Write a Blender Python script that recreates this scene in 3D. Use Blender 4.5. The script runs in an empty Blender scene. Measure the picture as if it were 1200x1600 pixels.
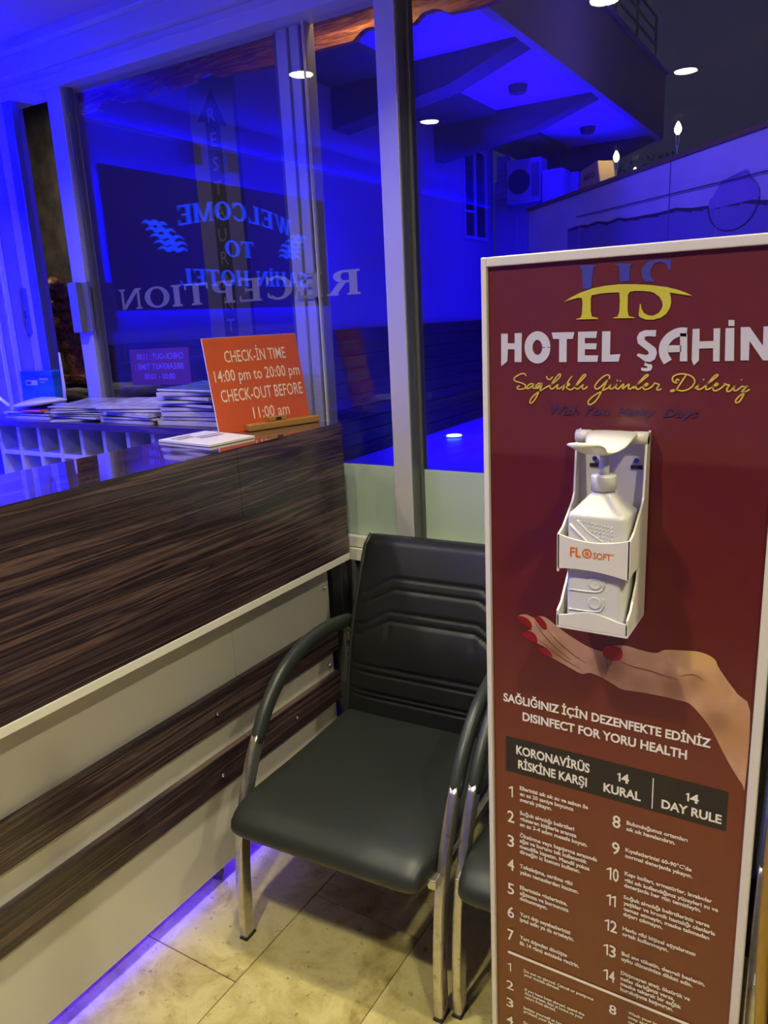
import bpy, bmesh, math, random
from math import sin, cos, pi, radians as R
from mathutils import Vector, Matrix
from mathutils.geometry import tessellate_polygon
random.seed(7)
S = bpy.context.scene
COL = S.collection

# ---------------------------------------------------------------- camera
F_PX, PITCH, ROLL, YAW = 1199.3, 0.248620, -0.048622, 0.554914
fw = Vector((-sin(YAW)*cos(PITCH), cos(YAW)*cos(PITCH), -sin(PITCH)))
rt = Vector((cos(YAW), sin(YAW), 0)); up = rt.cross(fw)
r2 = cos(ROLL)*rt + sin(ROLL)*up; u2 = -sin(ROLL)*rt + cos(ROLL)*up
cd = bpy.data.cameras.new('camera'); cam = bpy.data.objects.new('camera', cd); COL.objects.link(cam)
cam.matrix_world = Matrix(((r2.x, u2.x, -fw.x, 0), (r2.y, u2.y, -fw.y, 0), (r2.z, u2.z, -fw.z, 1.6), (0, 0, 0, 1)))
cd.sensor_fit = 'VERTICAL'; cd.sensor_height = 24.0; cd.lens = 24.0*F_PX/1600.0
cd.clip_start = 0.02; cd.clip_end = 200
S.camera = cam

# ---------------------------------------------------------------- world (night sky)
w = bpy.data.worlds.new('night'); S.world = w; w.use_nodes = True
bg = w.node_tree.nodes['Background']; bg.inputs[0].default_value = (0.40, 0.46, 1.0, 1); bg.inputs[1].default_value = 0.040
S.view_settings.view_transform = 'Standard'; S.view_settings.look = 'None'
S.view_settings.exposure = 0.0; S.view_settings.gamma = 1.0; S.view_settings.use_curve_mapping = False

# ---------------------------------------------------------------- large lights
def area(name, loc, dirv, size, sizey, power, col, spread=180, shape='RECTANGLE'):
    l = bpy.data.lights.new(name, 'AREA'); l.shape = shape; l.size = size
    if shape in ('RECTANGLE', 'ELLIPSE'): l.size_y = sizey
    l.energy = power; l.color = col; l.spread = R(spread)
    o = bpy.data.objects.new(name, l); COL.objects.link(o); o.location = loc
    o.rotation_euler = Vector(dirv).to_track_quat('-Z', 'Y').to_euler(); return o
BLUE = (0.016, 0.0, 1.0)
ROOMBLUE = (0.03, 0.0, 1.0)
WARM = (1.0, 0.92, 0.60)
# canopy soffit uplights, facade washer, terrace blue flood (outdoors)
area('soffit_light', (-3.5, 9.2, 2.9), (0, 0, 1), .8, 5.0, 72, BLUE, 100)
area('facade_light', (-3.4, 10.6, 3.7), (-1, 0, -0.75), 0.3, 2.2, 15, BLUE, 100)
area('terrace_light', (-3.7, 9.6, 3.85), (0.0, 0.0, -1), 1.2, 3.6, 150, BLUE, 50)
area('garden_wall_light', (-2.6, 3.4, 3.6), (0.9, 1.1, -0.45), 0.8, 0.8, 34, (0.22, 0.15, 1.0), 130)
area('ledge_fill', (-3.55, 2.30, 2.66), (0, .35, -1), 0.08, .08, 6, (1, .82, .55), 165, 'DISK')  # added warm fill for statue, ledge and pillar, no fixture there
area('fascia_fill', (-1.2, 8.5, 4.4), (-1, 0, .15), .3, 4.0, 7, (0.24, 0.14, 1.0), 120)  # added fill that lifts the outer fascia, no fixture there
area('near_facade_light', (-4.0, 4.6, 4.4), (-0.8, 0.1, -1), 0.5, 3.0, 0.8, (0.06, 0.03, 1.0), 150)

# ---------------------------------------------------------------- helpers
def tag(o, label=None, cat=None, group=None, kind=None):
    if label: o['label'] = label
    if cat: o['category'] = cat
    if group: o['group'] = group
    if kind: o['kind'] = kind
    return o
def empty(name, loc, label, cat, group=None, rz=0):
    o = bpy.data.objects.new(name, None); COL.objects.link(o); o.empty_display_size = 0.05
    o.location = loc; o.rotation_euler = (0, 0, rz); return tag(o, label, cat, group)
def mesh_obj(name, bm, mat, parent=None, smooth=False, bevel=0, sub=0, world=True):
    """bm is given in world space; a parented part keeps that place."""
    me = bpy.data.meshes.new(name)
    bmesh.ops.recalc_face_normals(bm, faces=bm.faces)
    bm.to_mesh(me); bm.free()
    if smooth:
        for p in me.polygons: p.use_smooth = True
    for m in (mat if isinstance(mat, (list, tuple)) else [mat]): me.materials.append(m)
    o = bpy.data.objects.new(name, me); COL.objects.link(o)
    if parent:
        o.parent = parent
        if world: me.transform(wm(parent).inverted())
    if bevel:
        b = o.modifiers.new('bevel', 'BEVEL'); b.width = bevel; b.segments = 2; b.limit_method = 'ANGLE'; b.angle_limit = R(50)
    if sub:
        s = o.modifiers.new('sub', 'SUBSURF'); s.levels = sub; s.render_levels = sub
    return o
def wm(o):
    m = Matrix.Translation(o.location) @ o.rotation_euler.to_matrix().to_4x4()
    if o.parent: m = wm(o.parent) @ m
    return m
def copy_tree(o, parent=None):
    c = o.copy(); COL.objects.link(c)
    if parent: c.parent = parent
    for ch in o.children: copy_tree(ch, c)
    return c
def bx(bm, x0, x1, y0, y1, z0, z1, M=None):
    v = [bm.verts.new((x, y, z)) for x in (x0, x1) for y in (y0, y1) for z in (z0, z1)]
    if M:
        for q in v: q.co = M @ q.co
    for f in ((0, 1, 3, 2), (4, 6, 7, 5), (0, 4, 5, 1), (2, 3, 7, 6), (0, 2, 6, 4), (1, 5, 7, 3)): bm.faces.new([v[i] for i in f])
def box(name, x0, x1, y0, y1, z0, z1, mat, parent=None, bevel=0, M=None):
    bm = bmesh.new(); bx(bm, x0, x1, y0, y1, z0, z1, M); return mesh_obj(name, bm, mat, parent, bevel=bevel)
def prism(bm, pts, a, b):
    """extrude a closed outline; pts 3D list, offset vectors a and b"""
    a = Vector(a); b = Vector(b)
    v0 = [bm.verts.new(Vector(p)+a) for p in pts]; v1 = [bm.verts.new(Vector(p)+b) for p in pts]
    n = len(pts); bm.faces.new(v0); bm.faces.new(v1[::-1])
    for i in range(n): bm.faces.new((v0[i], v0[(i+1) % n], v1[(i+1) % n], v1[i]))
def loft(bm, rings, cap=True, closed=True):
    vs = [[bm.verts.new(p) for p in r] for r in rings]; n = len(rings[0])
    for a, b in zip(vs, vs[1:]):
        for i in range(n if closed else n-1): bm.faces.new((a[i], a[(i+1) % n], b[(i+1) % n], b[i]))
    if cap: bm.faces.new(vs[0][::-1]); bm.faces.new(vs[-1])
def tube(bm, path, rx, ry=None, n=12, sq=1.0, side=None, cap=True):
    """superelliptic tube along path; rx across 'side', ry in the other direction (numbers or lists)"""
    ry = ry or rx; P = [Vector(p) for p in path]; rings = []
    for i, p in enumerate(P):
        t = (P[min(i+1, len(P)-1)]-P[max(i-1, 0)]).normalized()
        s = Vector(side) if side else (Vector((0, 0, 1)) if abs(t.z) < .9 else Vector((1, 0, 0))).cross(t)
        s = (s - t*s.dot(t)).normalized(); q = t.cross(s)
        a = rx[i] if isinstance(rx, (list, tuple)) else rx; b = ry[i] if isinstance(ry, (list, tuple)) else ry
        ring = []
        for k in range(n):
            an = 2*pi*(k+.5)/n; c, d = cos(an), sin(an)
            ring.append(p + s*a*math.copysign(abs(c)**sq, c) + q*b*math.copysign(abs(d)**sq, d))
        rings.append(ring)
    loft(bm, rings, cap)
def spline(pts, n=6, closed=False):
    P = [Vector(p) for p in pts]; out = []; N = len(P)
    rng = range(N if closed else N-1)
    for i in rng:
        g = lambda k: P[k % N] if closed else P[max(0, min(N-1, k))]
        p0, p1, p2, p3 = g(i-1), g(i), g(i+1), g(i+2)
        for j in range(n):
            t = j/n; out.append(.5*((2*p1)+(p2-p0)*t+(2*p0-5*p1+4*p2-p3)*t*t+(3*p1-p0-3*p2+p3)*t**3))
    if not closed: out.append(P[-1])
    return out
def disc(bm, c, nrm, r, h, n=20, r2=None):
    nrm = Vector(nrm).normalized(); a = nrm.orthogonal().normalized(); b = nrm.cross(a); c = Vector(c)
    r2 = r if r2 is None else r2
    loft(bm, [[c+(a*cos(2*pi*k/n)+b*sin(2*pi*k/n))*r for k in range(n)], [c+nrm*h+(a*cos(2*pi*k/n)+b*sin(2*pi*k/n))*r2 for k in range(n)]])
def lathe(bm, c, prof, n=20):
    loft(bm, [[(c[0]+r*cos(2*pi*k/n), c[1]+r*sin(2*pi*k/n), c[2]+z) for k in range(n)] for r, z in prof])

# ---------------------------------------------------------------- materials
def mat(name, col=(.5, .5, .5), rough=.5, metal=0, emit=None, es=0, coat=0, spec=.5, fn=None):
    m = bpy.data.materials.new(name); m.use_nodes = True; nt = m.node_tree; b = nt.nodes['Principled BSDF']
    b.inputs['Base Color'].default_value = (*col, 1); b.inputs['Roughness'].default_value = rough; b.inputs['Metallic'].default_value = metal
    b.inputs['Coat Weight'].default_value = coat; b.inputs['Specular IOR Level'].default_value = spec
    if emit: b.inputs['Emission Color'].default_value = (*emit, 1); b.inputs['Emission Strength'].default_value = es
    if fn: fn(nt, b)
    return m
def N(nt, t, **k):
    n = nt.nodes.new(t)
    for a, v in k.items():
        if a.startswith('i_'): n.inputs[a[2:].replace('_', ' ')].default_value = v
        else: setattr(n, a, v)
    return n
def coords(nt, scale=(1, 1, 1), obj=False, rot=(0, 0, 0)):
    if obj: src = N(nt, 'ShaderNodeTexCoord').outputs['Object']
    else: src = N(nt, 'ShaderNodeNewGeometry').outputs['Position']
    mp = N(nt, 'ShaderNodeMapping'); mp.inputs['Scale'].default_value = scale; mp.inputs['Rotation'].default_value = rot
    nt.links.new(src, mp.inputs['Vector']); return mp.outputs[0]
def noise(nt, vec, sc, det=4, rough=.5, dist=0):
    n = N(nt, 'ShaderNodeTexNoise'); n.inputs['Scale'].default_value = sc; n.inputs['Detail'].default_value = det
    n.inputs['Roughness'].default_value = rough; n.inputs['Distortion'].default_value = dist
    nt.links.new(vec, n.inputs['Vector']); return n.outputs[0]
def ramp(nt, fac, stops):
    r = N(nt, 'ShaderNodeValToRGB'); e = r.color_ramp.elements
    while len(e) < len(stops): e.new(.5)
    for q, (p, c) in zip(e, stops): q.position = p; q.color = (*c, 1)
    nt.links.new(fac, r.inputs[0]); return r.outputs[0]
def bump(nt, b, h, st=.2, dist=.01):
    n = N(nt, 'ShaderNodeBump'); n.inputs['Strength'].default_value = st; n.inputs['Distance'].default_value = dist
    nt.links.new(h, n.inputs['Height']); nt.links.new(n.outputs[0], b.inputs['Normal'])
def mottled(c0, c1, sc=8, st=.15, lo=.35, hi=.65, det=5, scale=(1, 1, 1)):
    def f(nt, b):
        h = noise(nt, coords(nt, scale), sc, det, .6)
        nt.links.new(ramp(nt, h, [(lo, c0), (hi, c1)]), b.inputs['Base Color'])
        if st: bump(nt, b, h, st)
    return f
def wood(scale, rot=(0, 0, 0), dark=(.022, .013, .020), mid=(.060, .038, .042), light=(.130, .080, .074)):
    def f(nt, b):
        v = coords(nt, scale, rot=rot)
        big = noise(nt, v, 1.0, 3, .55, .6)
        # waves through warped bands
        add = N(nt, 'ShaderNodeVectorMath', operation='ADD'); sc = N(nt, 'ShaderNodeVectorMath', operation='SCALE')
        nn = N(nt, 'ShaderNodeTexNoise'); nn.inputs['Scale'].default_value = .55; nn.inputs['Detail'].default_value = 2; nt.links.new(v, nn.inputs['Vector'])
        nt.links.new(nn.outputs['Color'], sc.inputs[0]); sc.inputs['Scale'].default_value = 2.2
        nt.links.new(v, add.inputs[0]); nt.links.new(sc.outputs[0], add.inputs[1])
        fine = noise(nt, add.outputs[0], 2.2, 5, .55, .3)
        mx = N(nt, 'ShaderNodeMath', operation='ADD'); nt.links.new(big, mx.inputs[0]); nt.links.new(fine, mx.inputs[1])
        hf = N(nt, 'ShaderNodeMath', operation='MULTIPLY'); nt.links.new(mx.outputs[0], hf.inputs[0]); hf.inputs[1].default_value = .5
        nt.links.new(ramp(nt, hf.outputs[0], [(.36, dark), (.42, mid), (.46, dark), (.505, mid), (.53, light), (.56, dark), (.62, mid)]), b.inputs['Base Color'])
    return f
M = {}
M['wood'] = mat('dark_zebrano', rough=.22, coat=.25, fn=wood((4, .5, 21)))
M['wood_top'] = mat('dark_zebrano_top', rough=.06, coat=.8, fn=wood((21, .5, 4)))
M['wood_x'] = mat('dark_laminate', rough=.3, fn=wood((1.6, 12, 40)))
M['clad'] = mat('cladding_wood', rough=.5, fn=wood((5, .9, 16), dark=(.03, .015, .015), mid=(.06, .03, .025), light=(.12, .06, .045)))
M['white'] = mat('white_laminate', (.66, .63, .56), .24, coat=.1)
M['white_edge'] = mat('white_edging', (.80, .78, .70), .35)
M['rackw'] = mat('rack_white', (.55, .55, .62), .45)
M['alu'] = mat('aluminium', (.62, .61, .62), .38, .25)
M['aludark'] = mat('aluminium_dark', (.16, .165, .17), .42, .4)
M['alumid'] = mat('aluminium_grey', (.28, .28, .27), .42, .3)
M['rubber'] = mat('black_rubber', (.012, .012, .013), .6)
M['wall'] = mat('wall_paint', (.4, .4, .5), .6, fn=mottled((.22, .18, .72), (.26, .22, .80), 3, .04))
M['wallin'] = mat('room_wall_paint', (.16, .15, .17), .7)
M['ceil'] = mat('ceiling_paint', (.50, .40, .50), .7)
M['grey'] = mat('grey_panel', (.13, .135, .13), .5)
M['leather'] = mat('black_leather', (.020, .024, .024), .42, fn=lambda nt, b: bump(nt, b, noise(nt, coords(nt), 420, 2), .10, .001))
M['leather_shaded'] = mat('black_leather_shaded', (.009, .010, .0115), .42, fn=lambda nt, b: bump(nt, b, noise(nt, coords(nt), 420, 2), .10, .001))  # same leather as the seat, darkened for the grazing light on the backrest
M['armpad'] = mat('arm_pad', (.034, .040, .040), .36)
M['chrome'] = mat('worn_chrome', (.62, .60, .56), .26, .9, fn=lambda nt, b: nt.links.new(ramp(nt, noise(nt, coords(nt), 60, 6, .7), [(.30, (.28, .24, .18)), (.42, (.60, .57, .52)), (.7, (.70, .68, .65))]), b.inputs['Base Color']))
M['polish'] = mat('polished_steel', (.8, .8, .8), .15, 1)
M['film'] = mat('frosted_film', (.46, .58, .46), .5)
M['vinyl'] = mat('grey_vinyl', (.36, .34, .38), .6)
M['orange'] = mat('orange_board', (.62, .10, .020), .38)
M['cream'] = mat('cream_print', (.85, .72, .50), .5)
M['ochre'] = mat('ochre_wood', (.42, .21, .05), .35)
M['paper'] = mat('white_paper', (.72, .70, .72), .6)
M['pages'] = mat('magazine_pages', (.62, .58, .62), .6, fn=mottled((.45, .42, .46), (.68, .65, .68), 300, 0, scale=(.05, .05, 1)))
M['frame'] = mat('poster_frame_white', (.78, .74, .68), .32)
M['maroon'] = mat('maroon_print', (.10, .012, .014), .32, fn=lambda nt, b: nt.links.new(ramp(nt, N(nt, 'ShaderNodeSeparateXYZ').outputs['Z'], [(0, (.13, .028, .010)), (1, (.13, .028, .010))]), b.inputs['Base Color']))
def poster_sheen_grad(nt, b):  # print colour ramp over height, mostly reflections put into the colour
    g = N(nt, 'ShaderNodeNewGeometry'); s = N(nt, 'ShaderNodeSeparateXYZ'); nt.links.new(g.outputs['Position'], s.inputs[0])
    mr = N(nt, 'ShaderNodeMapRange'); mr.inputs['From Min'].default_value = .3; mr.inputs['From Max'].default_value = 1.7
    nt.links.new(s.outputs['Z'], mr.inputs[0])
    nt.links.new(ramp(nt, mr.outputs[0], [(0, (.20, .060, .018)), (.42, (.19, .042, .018)), (.62, (.125, .013, .014)), (.78, (.115, .013, .014)), (.785, (.145, .026, .022)), (1, (.14, .024, .022))]), b.inputs['Base Color'])
M['maroon'] = mat('maroon_poster_print_sheen', (.1, .01, .01), .30, fn=poster_sheen_grad)
M['ptext'] = mat('print_white', (.95, .90, .80), .5)
M['pname'] = mat('print_silver', (.62, .60, .66), .5)
M['pyellow'] = mat('print_yellow', (.60, .55, .03), .5)
M['pscript'] = mat('print_script_yellow', (.70, .52, .07), .5)
M['pblue'] = mat('print_navy', (.045, .05, .34), .5)
M['pwish'] = mat('print_faint_navy', (.060, .022, .085), .5)
M['pblack'] = mat('print_black', (.022, .018, .014), .45)
M['nail'] = mat('print_nail_red', (.34, .008, .010), .3)
M['crease'] = mat('print_skin_crease', (.26, .11, .045), .5)
M['plastic'] = mat('white_plastic', (.74, .71, .66), .28, coat=.15)
M['bottlep'] = mat('bottle_plastic', (.68, .67, .66), .3, coat=.1)
M['brandred'] = mat('orange_print', (.75, .17, .02), .4)
M['slot'] = mat('dark_slot', (.03, .012, .012), .5)
M['concrete'] = mat('stone_rough', rough=.85, fn=mottled((.035, .030, .030), (.12, .105, .085), 9, .9, .3, .7))
M['ledge'] = mat('stone_ledge', rough=.8, fn=mottled((.10, .095, .07), (.27, .25, .18), 14, .7, .3, .7))
M['statue'] = mat('carved_brown', rough=.4, fn=mottled((.03, .010, .006), (.30, .11, .035), 45, .6, .38, .62))
M['feather'] = mat('dark_bronze_feathers', (.02, .02, .03), .3, .3)
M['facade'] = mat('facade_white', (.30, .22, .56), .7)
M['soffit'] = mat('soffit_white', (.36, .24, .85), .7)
M['fascia'] = mat('fascia_paint', (.34, .32, .40), .7)
M['beam'] = mat('beam_paint', (.085, .085, .10), .7)
M['garden'] = mat('garden_wall_paint', rough=.6, fn=mottled((.48, .42, .60), (.60, .55, .72), 1.5, .05))
M['coping'] = mat('bronze_coping', (.20, .14, .06), .45, .2)
M['muraldark'] = mat('mural_dark_paint', (.06, .05, .07), .6)
M['mural'] = mat('mural_blue_paint', (.20, .16, .42), .6)
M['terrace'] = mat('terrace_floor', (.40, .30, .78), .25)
M['valance'] = mat('orange_wood', rough=.4, fn=wood((2, 8, 30), dark=(.16, .045, .012), mid=(.38, .13, .035), light=(.62, .25, .07)))
M['darkglass'] = mat('black_glass_sign', (.006, .006, .009), .03, coat=1)
M['led'] = mat('blue_led', (0, 0, 0), .5, emit=(.0003, .0, 1), es=4200)
M['coveled'] = mat('blue_cove_led', (0, 0, 0), .5, emit=(.0003, .0, 1), es=80)
M['letterled'] = mat('lit_letters', (0, 0, 0), .5, emit=(.004, .045, 1), es=9)
M['lamp'] = mat('lamp_diffuser', (1, 1, 1), .5, emit=(1, .95, .78), es=38)
M['flame'] = mat('flame_glow', (1, 1, 1), .5, emit=(1, .82, .38), es=9)
M['boardgrey'] = mat('sign_board_lilac', (.15, .14, .42), .6)
M['boarddark'] = mat('sign_arrow_dark', (.045, .04, .10), .6)
M['boardtext'] = mat('sign_letter_pale', (.20, .19, .30), .6)
M['bluebox'] = mat('blue_box_print', rough=.35, fn=lambda nt, b: nt.links.new(ramp(nt, noise(nt, coords(nt, (1, 1, 9)), 3, 3), [(.35, (.010, .07, .26)), (.65, (.03, .20, .42))]), b.inputs['Base Color']))
M['router'] = mat('white_gloss', (.75, .75, .78), .2, coat=.5)
M['brass'] = mat('brass', (.42, .27, .06), .35, .7)
M['card'] = mat('cardboard', (.40, .30, .18), .8)
M['foliage'] = mat('dark_leaves', (.02, .03, .02), .6)
M['pic'] = mat('picture_print', rough=.4, fn=mottled((.10, .10, .16), (.45, .42, .50), 9, 0, .35, .65))
M['speaker'] = mat('speaker_black', (.05, .05, .06), .5)
def travertine(nt, b):
    oi = N(nt, 'ShaderNodeObjectInfo'); v = coords(nt)
    ad = N(nt, 'ShaderNodeVectorMath', operation='ADD'); sc = N(nt, 'ShaderNodeVectorMath', operation='SCALE'); sc.inputs['Scale'].default_value = 20
    cx = N(nt, 'ShaderNodeCombineXYZ'); nt.links.new(oi.outputs['Random'], cx.inputs[0]); nt.links.new(oi.outputs['Random'], cx.inputs[2])
    nt.links.new(cx.outputs[0], sc.inputs[0]); nt.links.new(v, ad.inputs[0]); nt.links.new(sc.outputs[0], ad.inputs[1])
    a = noise(nt, ad.outputs[0], 7, 7, .68, .5); c = noise(nt, ad.outputs[0], 38, 5, .7)
    base = ramp(nt, a, [(.24, (.26, .17, .06)), (.42, (.52, .43, .17)), (.56, (.68, .59, .27)), (.72, (.56, .48, .20))])
    pit = ramp(nt, c, [(.30, (.25, .2, .14)), (.40, (1, 1, 1))])
    mx = N(nt, 'ShaderNodeMix', data_type='RGBA', blend_type='MULTIPLY'); mx.inputs[0].default_value = .75
    nt.links.new(base, mx.inputs[6]); nt.links.new(pit, mx.inputs[7]); nt.links.new(mx.outputs[2], b.inputs['Base Color'])
    bump(nt, b, c, .08, .004)
M['tile'] = mat('travertine', rough=.28, fn=travertine)
M['grout'] = mat('grout', (.10, .075, .045), .9)
def skin(nt, b):
    g = N(nt, 'ShaderNodeNewGeometry'); last = None
    h = noise(nt, coords(nt), 60, 3)
    col = ramp(nt, h, [(.3, (.56, .30, .15)), (.7, (.68, .40, .21))])
    for (u, v), r, c in P_BLOBS:
        d = N(nt, 'ShaderNodeVectorMath', operation='DISTANCE'); d.inputs[1].default_value = (PX+u, PY-.006, v)
        nt.links.new(g.outputs['Position'], d.inputs[0])
        mr = N(nt, 'ShaderNodeMapRange', interpolation_type='SMOOTHERSTEP'); mr.inputs['From Min'].default_value = r*1.35; mr.inputs['From Max'].default_value = 0
        mr.inputs['To Max'].default_value = .95
        nt.links.new(d.outputs['Value'], mr.inputs[0])
        mx = N(nt, 'ShaderNodeMix', data_type='RGBA'); nt.links.new(mr.outputs[0], mx.inputs[0]); nt.links.new(col, mx.inputs[6]); mx.inputs[7].default_value = (*c, 1)
        col = mx.outputs[2]
    nt.links.new(col, b.inputs['Base Color'])
def glassmat(name, tint, k):
    m = bpy.data.materials.new(name); m.use_nodes = True; nt = m.node_tree; nt.nodes.clear()
    o = N(nt, 'ShaderNodeOutputMaterial'); mx = N(nt, 'ShaderNodeMixShader'); t = N(nt, 'ShaderNodeBsdfTransparent'); g = N(nt, 'ShaderNodeBsdfGlossy')
    t.inputs[0].default_value = (*tint, 1); g.inputs['Roughness'].default_value = 0; lw = N(nt, 'ShaderNodeLayerWeight'); lw.inputs[0].default_value = .5
    pw = N(nt, 'ShaderNodeMath', operation='POWER'); pw.inputs[1].default_value = 5; nt.links.new(lw.outputs['Facing'], pw.inputs[0])
    ma = N(nt, 'ShaderNodeMath', operation='MULTIPLY_ADD'); ma.inputs[1].default_value = .96; ma.inputs[2].default_value = .04; nt.links.new(pw.outputs[0], ma.inputs[0])
    mu = N(nt, 'ShaderNodeMath', operation='MULTIPLY', use_clamp=True); mu.inputs[1].default_value = k; nt.links.new(ma.outputs[0], mu.inputs[0])
    nt.links.new(mu.outputs[0], mx.inputs[0]); nt.links.new(t.outputs[0], mx.inputs[1]); nt.links.new(g.outputs[0], mx.inputs[2]); nt.links.new(mx.outputs[0], o.inputs[0])
    return m
M['glass'] = glassmat('window_glass', (.95, .96, .965), 1.5)

# ---------------------------------------------------------------- flat print and lettering
def text_bm(s, bold=0, shear=0, res=2):
    c = bpy.data.curves.new('t', 'FONT'); c.body = s; c.size = 1; c.resolution_u = res; c.offset = bold; c.shear = shear
    o = bpy.data.objects.new('t', c); COL.objects.link(o)
    dg = bpy.context.evaluated_depsgraph_get(); me = bpy.data.meshes.new_from_object(o.evaluated_get(dg))
    bpy.data.objects.remove(o); bpy.data.curves.remove(c)
    bm = bmesh.new(); bm.from_mesh(me); bpy.data.meshes.remove(me); return bm
_h = text_bm('H'); CAP = max(v.co.y for v in _h.verts); _h.free()
def put_text(dst, s, x0, x1, base, cap, O, U, V, bold=0, shear=0, mirror=False, res=2):
    if s == '1' and x1: x0, x1 = (x0+x1)/2-cap*.06, None
    """lettering from x0 to x1 along U, baseline 'base' along V, capital height 'cap'; extends dst"""
    bm = text_bm(s, bold, shear, res); xs = [v.co.x for v in bm.verts]
    if not xs: bm.free(); return
    a, b = min(xs), max(xs); O = Vector(O); U = Vector(U); V = Vector(V)
    sx = (x1-x0)/(b-a) if x1 is not None else cap/CAP
    mp = {}
    for v in bm.verts: mp[v] = dst.verts.new(O + U*(x0+(v.co.x-a)*sx) + V*(base+v.co.y*cap/CAP))
    for f in bm.faces:
        try: dst.faces.new([mp[v] for v in f.verts])
        except ValueError: pass
    bm.free()
def centered(dst, s, cx, base, cap, O, U, V, bold=0, kx=1.0, **k):
    bm = text_bm(s, bold); xs = [v.co.x for v in bm.verts]; wd = (max(xs)-min(xs))*cap/CAP*kx; bm.free()
    put_text(dst, s, cx-wd/2, cx+wd/2, base, cap, O, U, V, bold=bold, **k)
def poly(dst, pts2, O, U, V):
    O = Vector(O); U = Vector(U); V = Vector(V)
    vs = [dst.verts.new(O+U*p[0]+V*p[1]) for p in pts2]
    for t in tessellate_polygon([[Vector((p[0], p[1], 0)) for p in pts2]]):
        try: dst.faces.new([vs[i] for i in t])
        except ValueError: pass
def ribbon(dst, pts2, w, O, U, V, n=5):
    P = spline([(p[0], p[1], 0) for p in pts2], n) if n > 1 else [Vector((p[0], p[1], 0)) for p in pts2]
    O = Vector(O); U = Vector(U); V = Vector(V); L = []; Rr = []
    for i, p in enumerate(P):
        t = P[min(i+1, len(P)-1)]-P[max(i-1, 0)]
        if t.length < 1e-9: t = Vector((1, 0, 0))
        t.normalize(); ww = w(i/(len(P)-1)) if callable(w) else w
        nn = Vector((-t.y, t.x, 0))*ww/2
        L.append(dst.verts.new(O+U*(p+nn).x+V*(p+nn).y)); Rr.append(dst.verts.new(O+U*(p-nn).x+V*(p-nn).y))
    for i in range(len(P)-1): dst.faces.new((L[i], L[i+1], Rr[i+1], Rr[i]))
def serif(ch):
    """slab-serif capital as polygons in a box of height 1; returns (polys, width)"""
    t = .20; th = .095; s = .085; P = []
    def r(x0, y0, x1, y1): P.append([(x0, y0), (x1, y0), (x1, y1), (x0, y1)])
    def stem(x, y0=0, y1=1, a=.07, w=t, top=True, bot=True):
        r(x, y0, x+w, y1)
        if bot: r(x-a, y0, x+w+a, y0+s)
        if top: r(x-a, y1-s, x+w+a, y1)
    def arc(cx, cy, rx, ry, a0, a1, w0=t, w1=th, n=12):
        for i in range(n):
            A = [R(a0+(a1-a0)*(i+k)/n) for k in (0, 1)]; q = []
            for a in A: q.append((cx+rx*cos(a), cy+ry*sin(a)))
            for a in A[::-1]: q.append((cx+(rx-w0)*cos(a), cy+(ry-w1)*sin(a)))
            P.append(q)
    def diag(x0, y0, x1, y1, w): P.append([(x0, y0), (x0+w, y0), (x1+w, y1), (x1, y1)])
    W = .8
    if ch in 'EF': stem(.07); r(.2, 1-th, .66, 1); r(.2, .46, .5, .46+th); r(.2, 0, .68, th); r(.6, .72, .66, 1); r(.62, 0, .68, .28); r(.46, .38, .5, .62); W = .72
    elif ch == 'R': stem(.07); arc(.4, .75, .28, .25, -90, 90); r(.2, 1-th, .42, 1); r(.2, .5, .42, .5+th); diag(.62, 0, .36, .5, t); r(.56, 0, .86, s); W = .86
    elif ch == 'P': stem(.07); arc(.4, .73, .28, .27, -90, 90); r(.2, 1-th, .42, 1); r(.2, .46, .42, .46+th); W = .72
    elif ch == 'C': arc(.42, .5, .42, .51, 45, 315, n=20); r(.66, .66, .73, 1); r(.66, .1, .72, .3); W = .78
    elif ch == 'T': stem(.30, top=False); r(0, 1-th, .78, 1); r(0, .72, .06, 1); r(.72, .72, .78, 1); W = .78
    elif ch == 'I': stem(.07); W = .32
    elif ch == 'İ': stem(.07); r(.08, 1.08, .24, 1.22); W = .32
    elif ch == 'O': arc(.44, .5, .44, .51, 0, 360, n=26); W = .88
    elif ch == 'N': stem(.08, w=.09, top=False); stem(.66, w=.09, a=.08, bot=False); diag(.62, 0, .06, 1, .17); r(0, 1-s, .2, 1); W = .84
    elif ch == 'L': stem(.07); r(.2, 0, .66, th); r(.60, 0, .66, .3); W = .70
    elif ch == 'H': stem(.07); stem(.60); r(.2, .46, .62, .46+th); W = .86
    elif ch == 'M': stem(.08, w=.08); stem(.78, w=t, a=.06); diag(.42, 0, .08, 1, .15); diag(.46, 0, .80, 1, .10); W = 1.02
    elif ch == 'W': diag(.22, 0, .02, 1, .15); diag(.26, 0, .44, 1, .09); diag(.60, 0, .42, 1, .15); diag(.64, 0, .88, 1, .09); r(-.02, 1-s, .24, 1); r(.80, 1-s, 1.04, 1); W = 1.06
    elif ch == 'A': diag(.02, 0, .30, 1, .08); diag(.56, 0, .32, 1, .17); r(.16, .28, .58, .28+th); r(-.04, 0, .2, s); r(.5, 0, .84, s); W = .82
    elif ch in 'SŞ':
        arc(.34, .74, .30, .27, 20, 270, n=14); arc(.34, .26, .32, .27, 90, -160, n=14); r(.56, .7, .62, 1); r(.02, 0, .08, .32); W = .7
        if ch == 'Ş': r(.30, -.16, .38, 0); r(.22, -.24, .40, -.16)
    return P, W
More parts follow.
